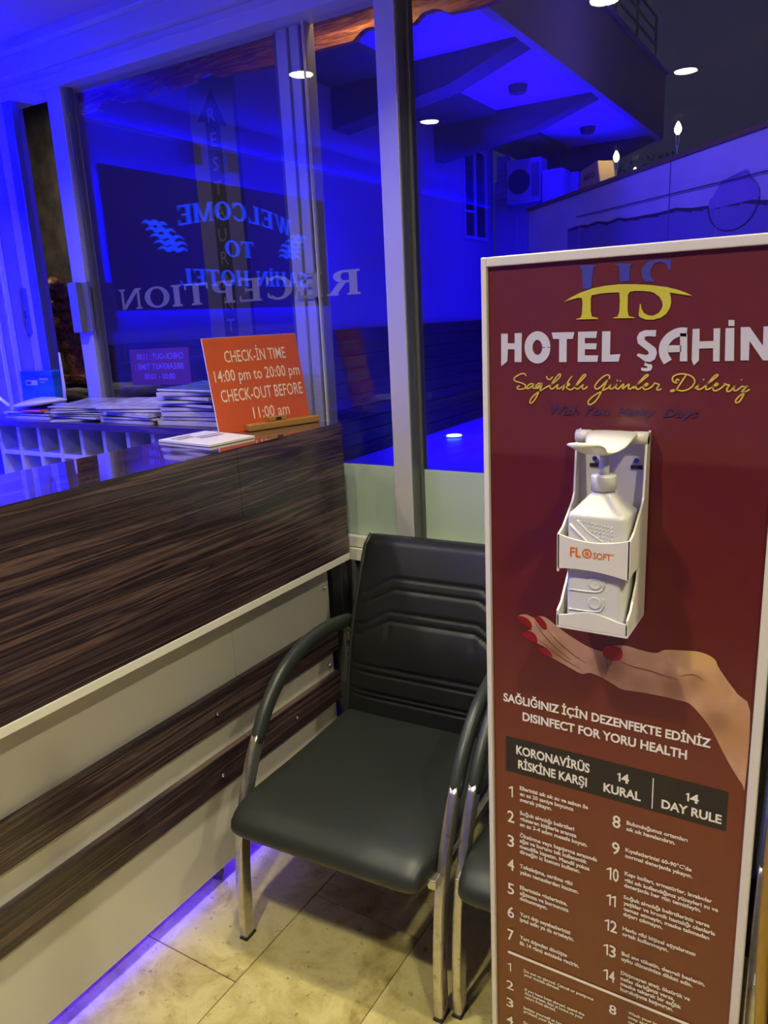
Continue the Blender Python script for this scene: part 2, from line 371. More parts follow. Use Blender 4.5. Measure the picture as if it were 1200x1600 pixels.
def serif_text(dst, s, x0, x1, base, h, O, U, V, curve=None, eps=0):
    tot = 0; items = []
    for ch in s:
        if ch == ' ': tot += .45; continue
        P, W = serif(ch); items.append((tot, P)); tot += W+.10
    tot -= .10; k = (x1-x0)/tot; z = 0
    for off, P in items:
        for q in P:
            pts = [(x0+(off+x)*k, base+y*h+(curve((off+x)/tot) if curve else 0)) for x, y in q]
            z += eps
            O2 = Vector(O); U2 = Vector(U); V2 = Vector(V); dst.faces.new([dst.verts.new(O2+U2*a+V2*b+U2.cross(V2)*z) for a, b in pts])

PX, PY = -0.266, 1.05
P_NAME = [[(-0.1721, 1.569), (-0.1619, 1.5687), (-0.162, 1.5553), (-0.1518, 1.5551), (-0.1517, 1.569), (-0.141, 1.5691), (-0.1415, 1.5288), (-0.152, 1.529), (-0.1519, 1.5468), (-0.162, 1.547), (-0.1629, 1.5301), (-0.1726, 1.5231)], [(-0.0977, 1.5684), (-0.0657, 1.568), (-0.0679, 1.5589), (-0.0762, 1.5591), (-0.0762, 1.5281), (-0.0868, 1.5282), (-0.0871, 1.5594), (-0.0956, 1.5596)], [(-0.0607, 1.5682), (-0.0347, 1.568), (-0.0361, 1.5593), (-0.0514, 1.5597), (-0.0513, 1.5527), (-0.035, 1.5523), (-0.0358, 1.5445), (-0.0511, 1.5448), (-0.051, 1.5368), (-0.0327, 1.5365), (-0.0338, 1.5279), (-0.0608, 1.5282)], [(-0.0282, 1.5678), (-0.0171, 1.5675), (-0.017, 1.5372), (-0.0034, 1.5376), (-0.0056, 1.5279), (-0.028, 1.5279)], [(0.0412, 1.5672), (0.0409, 1.559), (0.0304, 1.5599), (0.0268, 1.5588), (0.0275, 1.5551), (0.0415, 1.5445), (0.0432, 1.5383), (0.0411, 1.5304), (0.0352, 1.5268), (0.0285, 1.5278), (0.0175, 1.5357), (0.0196, 1.5381), (0.03, 1.5358), (0.033, 1.5376), (0.032, 1.5407), (0.0185, 1.5511), (0.0171, 1.5588), (0.0205, 1.5651), (0.0271, 1.5676)], [(0.0286, 1.5266), (0.0317, 1.5247), (0.0372, 1.5237), (0.0382, 1.52), (0.0362, 1.516), (0.0305, 1.5148), (0.024, 1.5161), (0.0239, 1.5198), (0.031, 1.5191), (0.0321, 1.521), (0.0275, 1.5226)], [(0.0705, 1.5624), (0.0791, 1.5621), (0.0808, 1.5272), (0.0718, 1.5273)], [(0.0565, 1.5478), (0.0723, 1.5474), (0.0727, 1.539), (0.0563, 1.5387)], [(0.0852, 1.5672), (0.0934, 1.5672), (0.0942, 1.5517), (0.1104, 1.5518), (0.1096, 1.567), (0.1173, 1.567), (0.1188, 1.5267), (0.1112, 1.5268), (0.1104, 1.543), (0.0941, 1.5428), (0.0948, 1.5285), (0.0888, 1.522), (0.0859, 1.5286)], [(0.1234, 1.5668), (0.1334, 1.5668), (0.1353, 1.5271), (0.1248, 1.5272)], [(0.1261, 1.5765), (0.1329, 1.5762), (0.1333, 1.5691), (0.1265, 1.5693)], [(0.1404, 1.5674), (0.1503, 1.5674), (0.1663, 1.5447), (0.1655, 1.5674), (0.1738, 1.5674), (0.1761, 1.5272), (0.1674, 1.5273), (0.1513, 1.5508), (0.152, 1.5275), (0.1426, 1.5276)]]
P_NAMER = [([(-0.1051, 1.5484), (-0.1061, 1.5423), (-0.1088, 1.5372), (-0.113, 1.5337), (-0.118, 1.5325), (-0.123, 1.5339), (-0.1272, 1.5374), (-0.1301, 1.5428), (-0.1311, 1.549), (-0.1301, 1.5552), (-0.1272, 1.5603), (-0.123, 1.5637), (-0.1181, 1.5648), (-0.1131, 1.5634), (-0.1089, 1.5598), (-0.1061, 1.5546), (-0.1051, 1.5484)], 0.0118), ([(0.0785, 1.5633), (0.0687, 1.5636), (0.0587, 1.5585), (0.0517, 1.5488), (0.0517, 1.5367), (0.0571, 1.5266)], 0.0112)]
P_T = [('band', 'KORONAVİRÜS', -0.1527, -0.0325, 0.9028, 0.0147, 1), ('band', 'RİSKİNE KARŞI', -0.1495, -0.0363, 0.8773, 0.0145, 1), ('band', '14', 0.0085, 0.0272, 0.9017, 0.0144, 1), ('band', 'KURAL', -0.0106, 0.0453, 0.8778, 0.0139, 1), ('band', '14', 0.1072, 0.126, 0.899, 0.0134, 1), ('band', 'DAY RULE', 0.0752, 0.1576, 0.8766, 0.0134, 1), ('rules', '1', -0.1676, -0.1582, 0.8192, 0.0209, 0), ('rules', '2', -0.1688, -0.1568, 0.771, 0.0213, 0), ('rules', '3', -0.1691, -0.157, 0.7234, 0.0217, 0), ('rules', '4', -0.1695, -0.1573, 0.6767, 0.0215, 0), ('rules', '5', -0.1699, -0.1575, 0.6282, 0.0215, 0), ('rules', '6', -0.1703, -0.1578, 0.5797, 0.022, 0), ('rules', '7', -0.1706, -0.159, 0.5324, 0.0219, 0), ('rules', '1', -0.1721, -0.1633, 0.4648, 0.0184, 0), ('rules', '2', -0.1733, -0.1601, 0.4258, 0.018, 0), ('rules', '3', -0.1736, -0.1603, 0.3869, 0.0182, 0), ('rules', '4', -0.1739, -0.1609, 0.3486, 0.0174, 0), ('rules', '8', 0.0044, 0.0169, 0.82, 0.0207, 0), ('rules', '9', 0.0047, 0.0169, 0.7722, 0.0212, 0), ('rules', '10', -0.0041, 0.0169, 0.7228, 0.0227, 0), ('rules', '11', -0.003, 0.0137, 0.6748, 0.0209, 0), ('rules', '12', -0.0047, 0.0169, 0.6262, 0.0214, 0), ('rules', '13', -0.0054, 0.0163, 0.5778, 0.0217, 0), ('rules', '14', -0.0043, 0.0157, 0.529, 0.0214, 0), ('rules', '8', 0.0079, 0.0203, 0.4652, 0.0178, 0), ('rules', '9', 0.0073, 0.0201, 0.4248, 0.0181, 0), ('rules', 'Ellerinizi sık sık su ve sabun ile', -0.1469, -0.0337, 0.8379, 0.0068, 1), ('rules', 'en az 20 saniye boyunca', -0.1469, -0.0569, 0.8272, 0.0068, 1), ('rules', 'ovarak yıkayın.', -0.1469, -0.092, 0.8164, 0.0069, 1), ('rules', 'Soğuk algınlığı belirtileri', -0.147, -0.0551, 0.7912, 0.007, 1), ('rules', 'gösteren kişilerle aranıza', -0.1471, -0.0512, 0.7802, 0.007, 1), ('rules', 'en az 3-4 adım mesafe koyun.', -0.1471, -0.0335, 0.7694, 0.007, 1), ('rules', 'Öksürme veya hapşırma sırasında', -0.1472, -0.0174, 0.7481, 0.0071, 1), ('rules', 'ağız ve burunu tek kullanımlık', -0.1472, -0.0337, 0.7378, 0.0071, 1), ('rules', 'mendille kapatın. Mendil yoksa', -0.1473, -0.0292, 0.7268, 0.0071, 1), ('rules', 'dirseğin iç kısmını kullanın.', -0.1473, -0.0443, 0.7164, 0.0071, 1), ('rules', 'Tokalaşma, sarılma gibi', -0.1474, -0.0566, 0.688, 0.0072, 1), ('rules', 'yakın temaslardan kaçının.', -0.1474, -0.046, 0.6761, 0.0072, 1), ('rules', 'Ellerinizle gözlerinize,', -0.1475, -0.0648, 0.6452, 0.0073, 1), ('rules', 'ağzınıza ve burnunuza', -0.1476, -0.0623, 0.6338, 0.0074, 1), ('rules', 'dokunmayın.', -0.1476, -0.0985, 0.6232, 0.0074, 1), ('rules', 'Yurt dışı seyahatlerinizi', -0.1477, -0.059, 0.591, 0.0075, 1), ('rules', 'iptal edin ya da erteleyin.', -0.1478, -0.0526, 0.58, 0.0076, 1), ('rules', 'Yurt dışından dönüşte', -0.1479, -0.0641, 0.5428, 0.0076, 1), ('rules', 'ilk 14 günü evinizde geçirin.', -0.1479, -0.0429, 0.531, 0.0076, 1), ('rules', 'Do not go abroad. Cancel or postpone', -0.1405, -0.018, 0.4762, 0.0058, 1), ('rules', 'your travels abroad.', -0.1405, -0.0765, 0.4686, 0.0058, 1), ('rules', 'If you have been abroad, spend the', -0.1388, -0.0328, 0.4366, 0.0058, 1), ('rules', 'first fourteen days at home on your', -0.1388, -0.035, 0.4286, 0.0058, 1), ('rules', 'return from abroad.', -0.1388, -0.0826, 0.4206, 0.0059, 1), ('rules', 'Isolate yourself at home to', -0.1412, -0.0542, 0.396, 0.0059, 1), ('rules', 'protect your family.', -0.1412, -0.0746, 0.3884, 0.0059, 1), ('rules', 'Do not', -0.1413, -0.1191, 0.3631, 0.006, 1), ('rules', 'Bulunduğunuz ortamları', 0.0259, 0.114, 0.8312, 0.0064, 1), ('rules', 'sık sık havalandırın.', 0.0259, 0.0975, 0.8205, 0.0064, 1), ('rules', "Kıyafetlerinizi 60-90°C'de", 0.0256, 0.122, 0.783, 0.0064, 1), ('rules', 'normal deterjanla yıkayın.', 0.0255, 0.1237, 0.7722, 0.0065, 1), ('rules', 'Kapı kolları, armatürler, lavabolar', 0.0256, 0.1527, 0.7403, 0.0066, 1), ('rules', 'gibi sık kullandığınız yüzeyleri su ve', 0.0254, 0.1615, 0.7284, 0.0066, 1), ('rules', 'deterjanla her gün temizleyin.', 0.0253, 0.1384, 0.7185, 0.0066, 1), ('rules', 'Soğuk algınlığı belirtileriniz varsa', 0.0251, 0.1515, 0.6966, 0.0067, 1), ('rules', 'yaşlılar ve kronik hastalığı olanlarla', 0.0254, 0.1598, 0.6857, 0.0067, 1), ('rules', 'temas etmeyin, maske takmadan', 0.0257, 0.1522, 0.675, 0.0067, 1), ('rules', 'dışarı çıkmayın.', 0.0256, 0.0855, 0.6649, 0.0068, 1), ('rules', 'Havlu gibi kişisel eşyalarınızı', 0.0255, 0.1345, 0.6374, 0.0069, 1), ('rules', 'ortak kullanmayın.', 0.0253, 0.0958, 0.627, 0.0069, 1), ('rules', 'Bol sıvı tüketin, dengeli beslenin,', 0.0254, 0.1506, 0.5891, 0.007, 1), ('rules', 'uyku düzeninize dikkat edin.', 0.0253, 0.1332, 0.5787, 0.007, 1), ('rules', 'Düşmeyen ateş, öksürük ve', 0.0252, 0.1308, 0.5512, 0.0071, 1), ('rules', 'nefes darlığınız varsa,', 0.0251, 0.1086, 0.5403, 0.0071, 1), ('rules', 'maske takarak bir sağlık', 0.0252, 0.1191, 0.5296, 0.0072, 1), ('rules', 'kuruluşuna başvurun.', 0.0252, 0.1075, 0.5192, 0.0072, 1), ('rules', 'Wash your hands with', 0.039, 0.1131, 0.4792, 0.0056, 1), ('rules', 'soap and water for', 0.0393, 0.1046, 0.4704, 0.0056, 1), ('rules', 'seconds.', 0.0396, 0.0667, 0.461, 0.0057, 1), ('head', 'SAĞLIĞINIZ İÇİN DEZENFEKTE EDİNİZ', -0.174, 0.1373, 0.9926, 0.0134, 1), ('head', 'DISINFECT FOR YORU HEALTH', -0.1417, 0.1067, 0.9658, 0.0138, 1), ('name', 'HOTEL', -0.1725, -0.0034, 1.5287, 0.0405, 3), ('name', 'ŞAHİN', 0.0184, 0.1784, 1.5276, 0.04, 3), ('wish', 'Wish', -0.099, -0.0585, 1.4556, 0.0127, 0), ('wish', 'You', -0.0504, -0.0143, 1.4559, 0.0115, 0), ('wish', 'Healty', -0.0049, 0.0436, 1.4562, 0.0112, 0), ('wish', 'Days', 0.0534, 0.0984, 1.456, 0.0109, 0)]
P_SCR = [[(-0.1349, 1.5093), (-0.1366, 1.5122), (-0.1416, 1.5125), (-0.1493, 1.5091), (-0.1532, 1.5051), (-0.1501, 1.5019), (-0.1417, 1.4995), (-0.1358, 1.4964), (-0.1366, 1.4924), (-0.1425, 1.4906), (-0.1476, 1.4912), (-0.1481, 1.4939), (-0.1442, 1.4956)], [(-0.1229, 1.4983), (-0.1291, 1.498), (-0.1341, 1.4924), (-0.1307, 1.492), (-0.1257, 1.4956), (-0.1229, 1.4983), (-0.1249, 1.4933), (-0.1215, 1.492), (-0.1166, 1.4949), (-0.1125, 1.4983)], [(-0.1108, 1.4988), (-0.1166, 1.4988), (-0.1207, 1.4941), (-0.1191, 1.4917), (-0.1141, 1.4941), (-0.1108, 1.4988), (-0.1133, 1.4918), (-0.1199, 1.4791), (-0.1257, 1.4718), (-0.1291, 1.4718), (-0.1274, 1.4774), (-0.1199, 1.4846), (-0.1083, 1.4918), (-0.0969, 1.4981), (-0.0873, 1.5058), (-0.0845, 1.5104), (-0.0866, 1.5117), (-0.0921, 1.5058), (-0.0986, 1.4965), (-0.0993, 1.4926), (-0.0961, 1.4915), (-0.0913, 1.495), (-0.088, 1.4973), (-0.0896, 1.4927), (-0.0864, 1.4919), (-0.0808, 1.495), (-0.0753, 1.4989)], [(-0.1051, 1.509), (-0.1027, 1.5051), (-0.0994, 1.5046), (-0.0957, 1.5082)], [(-0.0683, 1.5089), (-0.0729, 1.5028), (-0.0816, 1.4896)], [(-0.0792, 1.4943), (-0.0729, 1.4989), (-0.0716, 1.4971), (-0.0768, 1.4947), (-0.0728, 1.4912), (-0.0696, 1.4905), (-0.0649, 1.4936), (-0.0541, 1.5043), (-0.0493, 1.5096), (-0.0512, 1.5111), (-0.0557, 1.5066), (-0.0626, 1.4966), (-0.0633, 1.4928), (-0.0602, 1.4916), (-0.0555, 1.4951), (-0.0525, 1.4974), (-0.0539, 1.4929), (-0.0508, 1.4917), (-0.0465, 1.4952)], [(-0.0175, 1.505), (-0.0169, 1.5088), (-0.0199, 1.5106), (-0.0266, 1.5073), (-0.034, 1.4998), (-0.0365, 1.4945), (-0.0339, 1.4915), (-0.0286, 1.4945), (-0.0227, 1.5005), (-0.0197, 1.5035), (-0.0226, 1.4975), (-0.0291, 1.4847), (-0.035, 1.4755), (-0.0411, 1.4708), (-0.045, 1.4715), (-0.0443, 1.4761), (-0.0367, 1.4831), (-0.0247, 1.49), (-0.0187, 1.4931), (-0.0151, 1.4976), (-0.0165, 1.4931), (-0.0134, 1.4919), (-0.009, 1.4954), (-0.0069, 1.4983), (-0.0082, 1.4931), (-0.0052, 1.4919), (-0.0023, 1.4946), (0.002, 1.4984), (0.0007, 1.492), (0.0057, 1.4962), (0.0093, 1.4981), (0.0083, 1.4932), (0.011, 1.492), (0.0153, 1.4955)], [(-0.0073, 1.5037), (-0.0058, 1.5024)], [(-0.0032, 1.5031), (-0.0016, 1.5018)], [(0.0147, 1.4925), (0.0168, 1.4947), (0.0273, 1.5043), (0.0329, 1.5094), (0.0321, 1.5108), (0.0286, 1.5087), (0.0203, 1.4984), (0.0183, 1.4933), (0.0213, 1.4918), (0.0262, 1.4948), (0.0312, 1.4963), (0.0333, 1.4985), (0.0311, 1.4992), (0.0283, 1.4962), (0.0277, 1.4929), (0.0307, 1.4914), (0.037, 1.4941), (0.0411, 1.4985), (0.0417, 1.4999), (0.0439, 1.4992), (0.0475, 1.4978), (0.0455, 1.4941), (0.0449, 1.4912), (0.0477, 1.491), (0.0507, 1.493)], [(0.0722, 1.5031), (0.0694, 1.5046), (0.0677, 1.5021), (0.0696, 1.5003), (0.0662, 1.5007), (0.0637, 1.5036), (0.0645, 1.5079), (0.0691, 1.5107), (0.0773, 1.5114), (0.0855, 1.5092), (0.0905, 1.5043), (0.0901, 1.4986), (0.085, 1.4929), (0.0769, 1.49), (0.0686, 1.4914), (0.0631, 1.4906), (0.0625, 1.4892), (0.0659, 1.4896), (0.0699, 1.4928), (0.075, 1.5014), (0.0801, 1.51)], [(0.0911, 1.493), (0.0955, 1.4972), (0.0941, 1.493), (0.0972, 1.4919), (0.1023, 1.4951), (0.1112, 1.5029), (0.1176, 1.5091), (0.1167, 1.5105), (0.1135, 1.5085), (0.1067, 1.4994), (0.1044, 1.4937), (0.1065, 1.4919), (0.1116, 1.4945), (0.1161, 1.4966), (0.1186, 1.4987), (0.1166, 1.4997), (0.1139, 1.4966), (0.1131, 1.4924), (0.1158, 1.4903), (0.1215, 1.4931), (0.1259, 1.4973), (0.1264, 1.4994), (0.1284, 1.498), (0.1317, 1.4974), (0.1293, 1.4932), (0.1295, 1.4901), (0.1327, 1.4901), (0.1364, 1.4939), (0.1381, 1.4967), (0.1372, 1.4918), (0.1398, 1.4907), (0.1441, 1.494), (0.1465, 1.496), (0.1497, 1.4954), (0.1528, 1.4967), (0.1492, 1.4933), (0.1462, 1.4898), (0.1494, 1.4898), (0.1484, 1.485), (0.1444, 1.4773), (0.1407, 1.4759), (0.1405, 1.4794), (0.1458, 1.4857), (0.1553, 1.4926)], [(0.101, 1.5047), (0.1019, 1.5037)], [(0.1446, 1.5044), (0.1455, 1.5035)]]
P_YEL = [(-0.0807, 1.6084), (-0.0715, 1.6135), (-0.0582, 1.6191), (-0.0418, 1.6237), (-0.0256, 1.6258), (-0.0066, 1.6265), (0.0137, 1.6254), (0.0337, 1.623), (0.0518, 1.6197), (0.0667, 1.6151), (0.0756, 1.6114), (0.0834, 1.6071), (0.0743, 1.6088), (0.064, 1.6111), (0.0558, 1.6128), (0.0575, 1.6067), (0.0582, 1.6007), (0.0566, 1.5932), (0.0524, 1.5866), (0.0458, 1.5823), (0.0368, 1.5801), (0.0276, 1.5808), (0.0198, 1.5842), (0.0184, 1.5873), (0.0191, 1.595), (0.0195, 1.6011), (0.0207, 1.6002), (0.0217, 1.5948), (0.025, 1.5893), (0.0305, 1.586), (0.0366, 1.5853), (0.0426, 1.5878), (0.0466, 1.5929), (0.0479, 1.5982), (0.0468, 1.6027), (0.0433, 1.6082), (0.0371, 1.6131), (0.0324, 1.6151), (0.0217, 1.6166), (0.0125, 1.6172), (0.0063, 1.6163), (0.004, 1.6126), (0.0043, 1.5925), (0.0059, 1.5863), (0.0135, 1.5839), (0.0139, 1.5832), (-0.0141, 1.584), (-0.014, 1.5849), (-0.0086, 1.5861), (-0.0064, 1.5914), (-0.006, 1.6054), (-0.0071, 1.6163), (-0.0174, 1.6168), (-0.0302, 1.6165), (-0.0432, 1.6147), (-0.0443, 1.6105), (-0.044, 1.5947), (-0.0424, 1.5875), (-0.0341, 1.5851), (-0.0341, 1.5839), (-0.0635, 1.5843), (-0.0635, 1.5853), (-0.0576, 1.5865), (-0.0557, 1.592), (-0.0553, 1.6063), (-0.0564, 1.6119), (-0.0614, 1.6125), (-0.0714, 1.6106)]
P_BLU = [[(-0.0604, 1.654), (-0.0375, 1.6524), (-0.0375, 1.6518), (-0.0418, 1.6501), (-0.0438, 1.6261), (-0.0444, 1.6238), (-0.0541, 1.6228), (-0.0553, 1.6268), (-0.0573, 1.6488), (-0.0604, 1.6525)], [(-0.0152, 1.6523), (0.0086, 1.6514), (0.0086, 1.6505), (0.0056, 1.6489), (0.0051, 1.6301), (-0.0066, 1.6293), (-0.0083, 1.6484), (-0.0151, 1.6517)], [(0.0556, 1.6519), (0.0551, 1.6395), (0.0531, 1.6399), (0.0514, 1.6456), (0.0476, 1.6494), (0.0416, 1.6508), (0.0357, 1.649), (0.0314, 1.6426), (0.0314, 1.6352), (0.0365, 1.627), (0.0251, 1.6278), (0.0211, 1.6336), (0.0198, 1.6404), (0.0221, 1.6477), (0.0295, 1.6524), (0.04, 1.6541), (0.0504, 1.6523)]]
P_HAND = [(-0.1492, 1.1404), (-0.144, 1.1455), (-0.1336, 1.1473), (-0.1233, 1.1441), (-0.1148, 1.148), (-0.1046, 1.1479), (-0.0912, 1.1399), (-0.0745, 1.129), (-0.0516, 1.1177), (-0.0354, 1.1115), (-0.018, 1.1094), (-0.0135, 1.1181), (-0.0012, 1.1215), (0.0171, 1.1246), (0.0352, 1.1218), (0.053, 1.121), (0.0617, 1.1227), (0.0702, 1.1286), (0.0928, 1.132), (0.1122, 1.1342), (0.1261, 1.1321), (0.1359, 1.1262), (0.1399, 1.1175), (0.1493, 1.1036), (0.1666, 1.082), (0.1834, 1.0598), (0.1841, 0.9465), (0.1803, 0.948), (0.1683, 0.9646), (0.1531, 0.9905), (0.1392, 1.0167), (0.1257, 1.0348), (0.1064, 1.0534), (0.0906, 1.0553), (0.0673, 1.0565), (0.0375, 1.0558), (0.0131, 1.0544), (0.0005, 1.0595), (-0.0154, 1.0664), (-0.0346, 1.0709), (-0.0475, 1.0664), (-0.064, 1.0718), (-0.0907, 1.0822), (-0.1026, 1.0858), (-0.1139, 1.0929), (-0.1112, 1.0969), (-0.0993, 1.0957), (-0.1146, 1.102), (-0.1267, 1.1047), (-0.1389, 1.1095), (-0.1409, 1.1149), (-0.1319, 1.1222), (-0.1257, 1.1233), (-0.1319, 1.1275), (-0.1423, 1.1327)]
P_NAILS = [[(-0.1499, 1.1417), (-0.1423, 1.1434), (-0.1326, 1.1404), (-0.1271, 1.1343), (-0.126, 1.1268), (-0.1319, 1.1268), (-0.1423, 1.1327)], [(-0.1229, 1.1455), (-0.1148, 1.1476), (-0.1063, 1.1414), (-0.1022, 1.1345), (-0.1035, 1.1279), (-0.1096, 1.129), (-0.1175, 1.137)], [(-0.1416, 1.1147), (-0.1336, 1.1212), (-0.125, 1.1199), (-0.1188, 1.1139), (-0.1174, 1.1036), (-0.1267, 1.1047), (-0.1382, 1.1093)], [(-0.1146, 1.0941), (-0.1095, 1.0976), (-0.1003, 1.0955), (-0.0949, 1.0902), (-0.0941, 1.085), (-0.1026, 1.0858), (-0.1112, 1.0898)], [(-0.0174, 1.1116), (-0.0135, 1.1174), (-0.0011, 1.1211), (0.0087, 1.119), (0.0117, 1.1129), (0.011, 1.105), (0.0065, 1.099), (-0.0067, 1.0974), (-0.015, 1.1019)]]
P_LINES = [[(0.0056, 1.0992), (0.0241, 1.0942), (0.0482, 1.0925), (0.0718, 1.0886), (0.0898, 1.0869)], [(-0.1018, 1.1276), (-0.0843, 1.1116), (-0.061, 1.0951), (-0.0413, 1.0852)], [(-0.1164, 1.1108), (-0.0942, 1.0956), (-0.0707, 1.0827), (-0.0476, 1.0734)], [(-0.1222, 1.138), (-0.1079, 1.1195), (-0.0875, 1.1004), (-0.0641, 1.0858)], [(-0.0132, 1.1063), (-0.0096, 1.0865), (-0.0123, 1.0688)], [(0.0918, 1.0929), (0.1084, 1.0987), (0.1226, 1.093)]]
P_BLOBS = [((-0.0034, 1.0878), 0.035, (0.3, 0.135, 0.06)), ((0.037, 1.0693), 0.03, (0.42, 0.21, 0.09)), ((0.1156, 1.1221), 0.035, (0.72, 0.42, 0.17)), ((0.0417, 1.1072), 0.03, (0.55, 0.3, 0.15)), ((-0.058, 1.1148), 0.03, (0.6, 0.33, 0.17)), ((0.0841, 1.073), 0.03, (0.36, 0.17, 0.07)), ((0.1146, 1.0864), 0.02, (0.33, 0.16, 0.06)), ((0.165, 1.0202), 0.05, (0.52, 0.27, 0.1)), ((0.1345, 1.0779), 0.03, (0.58, 0.32, 0.12)), ((0.1424, 1.0341), 0.025, (0.36, 0.18, 0.07)), ((-0.0908, 1.0945), 0.025, (0.38, 0.17, 0.08))]
P_BAND = [(-0.1709, 0.93), (-0.1714, 0.8667), (0.164, 0.8643), (0.163, 0.9271)]
P_BAR = [(-0.1699, 0.5077), (-0.1699, 0.5019), (0.1314, 0.502), (0.1336, 0.51)]
P_VL = [(0.0621, 0.9222), (0.062, 0.8705)]


# ================================================================ SETTING
GY = 2.1     # inner face of the glass front
CZ = 2.64    # ceiling
# floor with travertine tiles
fl = box('floor', -3.1, 2.5, -3.3, 2.2, -.05, -.004, M['grout']); tag(fl, kind='structure')
tm = bmesh.new(); g = .0012; bx(tm, -.17+g, .17-g, -.34+g, .34-g, -.02, 0)
tobj = None
for i in range(-4, 12):
    for j in range(-5, 2):
        cx = -1.03+.34*i
        if cx > 2.4 or cx < -3.3: continue
        if tobj is None:
            tobj = mesh_obj('floor_tile', tm, M['tile'], fl, world=False); o = tobj
            b_ = tobj.modifiers.new('bevel', 'BEVEL'); b_.width = .0008; b_.segments = 1
        else:
            o = tobj.copy(); COL.objects.link(o)
        # joints at x = -1.20 + .34 i ; cross joints at y = 1.46 + .68 j in the middle column, 1.12 in its neighbours
        o.location = (cx, (1.46+.34 if i % 2 == 0 else 1.12+.34) + .68*j - .68, random.uniform(-.0006, 0))
# ceiling, walls
tag(box('ceiling', -3.1, 2.5, -3.3, 2.2, CZ, CZ+.1, M['ceil']), kind='structure')
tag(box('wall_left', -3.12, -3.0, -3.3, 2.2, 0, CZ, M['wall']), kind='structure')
tag(box('wall_right', 2.5, 2.6, -3.3, 2.2, 0, CZ, M['wallin']), kind='structure')
tag(box('wall_back', -3.1, 2.5, -3.4, -3.3, 0, CZ, M['wallin']), kind='structure')
wf = bmesh.new(); bx(wf, -3.1, 2.5, GY, GY+.12, 0, .80); tag(mesh_obj('wall_front', wf, M['grey']), kind='structure')
# window head, sill
hd = bmesh.new(); bx(hd, -3.0, 2.5, GY-.045, GY+.06, 2.473, 2.54); bx(hd, -3.0, 2.5, GY-.075, GY+.06, 2.54, 2.606); bx(hd, -3.0, 2.5, GY-.11, GY+.06, 2.606, CZ); bx(hd, -3.0, 2.5, GY-.050, GY, 2.512, 2.516)
tag(mesh_obj('trim_1', hd, M['alu'], bevel=.002), kind='structure')
sl = bmesh.new(); bx(sl, -3.0, 2.5, GY-.02, GY+.06, .845, .882); bx(sl, -3.0, 2.5, GY-.03, GY+.06, .80, .842)
tag(mesh_obj('trim_2', sl, M['white_edge'], bevel=.002), kind='structure')
# vertical conduit frame below the sill beside the counter
pf = bmesh.new(); bx(pf, -1.50, -1.455, GY-.05, GY, .0, .80); bx(pf, -1.425, -1.41, GY-.03, GY, 0, .80); bx(pf, -1.50, -1.40, GY-.04, GY, .50, .53); bx(pf, -1.50, -1.40, GY-.045, GY, .455, .475)
tag(mesh_obj('trim_3', pf, M['aludark'], bevel=.002), kind='structure')
tag(box('trim_4', -1.452, -1.428, GY-.035, GY, 0, .46, M['ochre']), kind='structure')

# fixed window (right of the main post)
w1 = empty('window_1', (-.3, GY, .882), None, None); tag(w1, kind='structure')
box('glass_pane', -1.158, 2.45, GY+.012, GY+.018, .882, 2.50, M['glass'], w1)
box('frosted_film', -1.146, 2.45, GY+.004, GY+.0055, .884, 1.126, M['film'], w1)
fp = bmesh.new(); bx(fp, -1.2265, -1.162, GY-.05, GY+.05, .80, 2.48); mesh_obj('mullion', fp, M['alu'], w1, bevel=.003)
fp = bmesh.new(); bx(fp, -1.1615, -1.158, GY-.047, GY+.05, .80, 2.48); bx(fp, -1.158, -1.148, GY+.0, GY+.009, .86, 2.48); mesh_obj('mullion', fp, M['aludark'], w1, bevel=.002)
# fixed window (between the sliding leaf and the post)
w2 = empty('window_2', (-1.4, GY, .882), None, None); tag(w2, kind='structure')
box('glass_pane', -1.514, -1.226, GY+.012, GY+.018, .882, 2.50, M['glass'], w2)
box('frosted_film', -1.46, -1.2275, GY+.004, GY+.0055, .884, 1.129, M['film'], w2)
for x0, x1, y0, m in ((-1.652, -1.634, .042, 'aludark'), (-1.634, -1.592, .032, 'alu'), (-1.592, -1.581, .046, 'aludark'), (-1.581, -1.546, .032, 'alu'), (-1.546, -1.524, .040, 'aludark'), (-1.524, -1.517, .030, 'alumid')):
    box('mullion', x0, x1, GY+y0, GY+.075, .882, 2.495, M[m], w2, bevel=.0015)
box('glass_edge', -1.5165, -1.5145, GY+.008, GY+.02, .9, 2.49, M['white_edge'], w2)
# sliding leaf with its stile, gasket and pull handle
d1 = empty('door_1', (-2.7, GY, .0), None, None); tag(d1, kind='structure')
box('glass_pane', -2.59, -1.517, GY+.012, GY+.018, .80, 2.495, M['glass'], d1)
box('door_stile', -2.668, -2.588, GY-.035, GY+.03, .80, 2.473, M['alu'], d1, bevel=.003)
box('gasket', -2.588, -2.5785, GY-.02, GY+.011, .80, 2.473, M['alumid'], d1, bevel=.001)
box('gasket', -2.5785, -2.571, GY-.008, GY+.011, .80, 2.473, M['aludark'], d1)
hh = bmesh.new(); bx(hh, -2.650, -2.600, GY-.075, GY-.035, 1.597, 1.785); h1 = mesh_obj('pull_handle', hh, M['alumid'], d1, bevel=.002)
hh = bmesh.new(); bx(hh, -2.600, -2.568, GY-.048, GY-.035, 1.597, 1.785); mesh_obj('handle_plate', hh, M['alumid'], h1, bevel=.001)
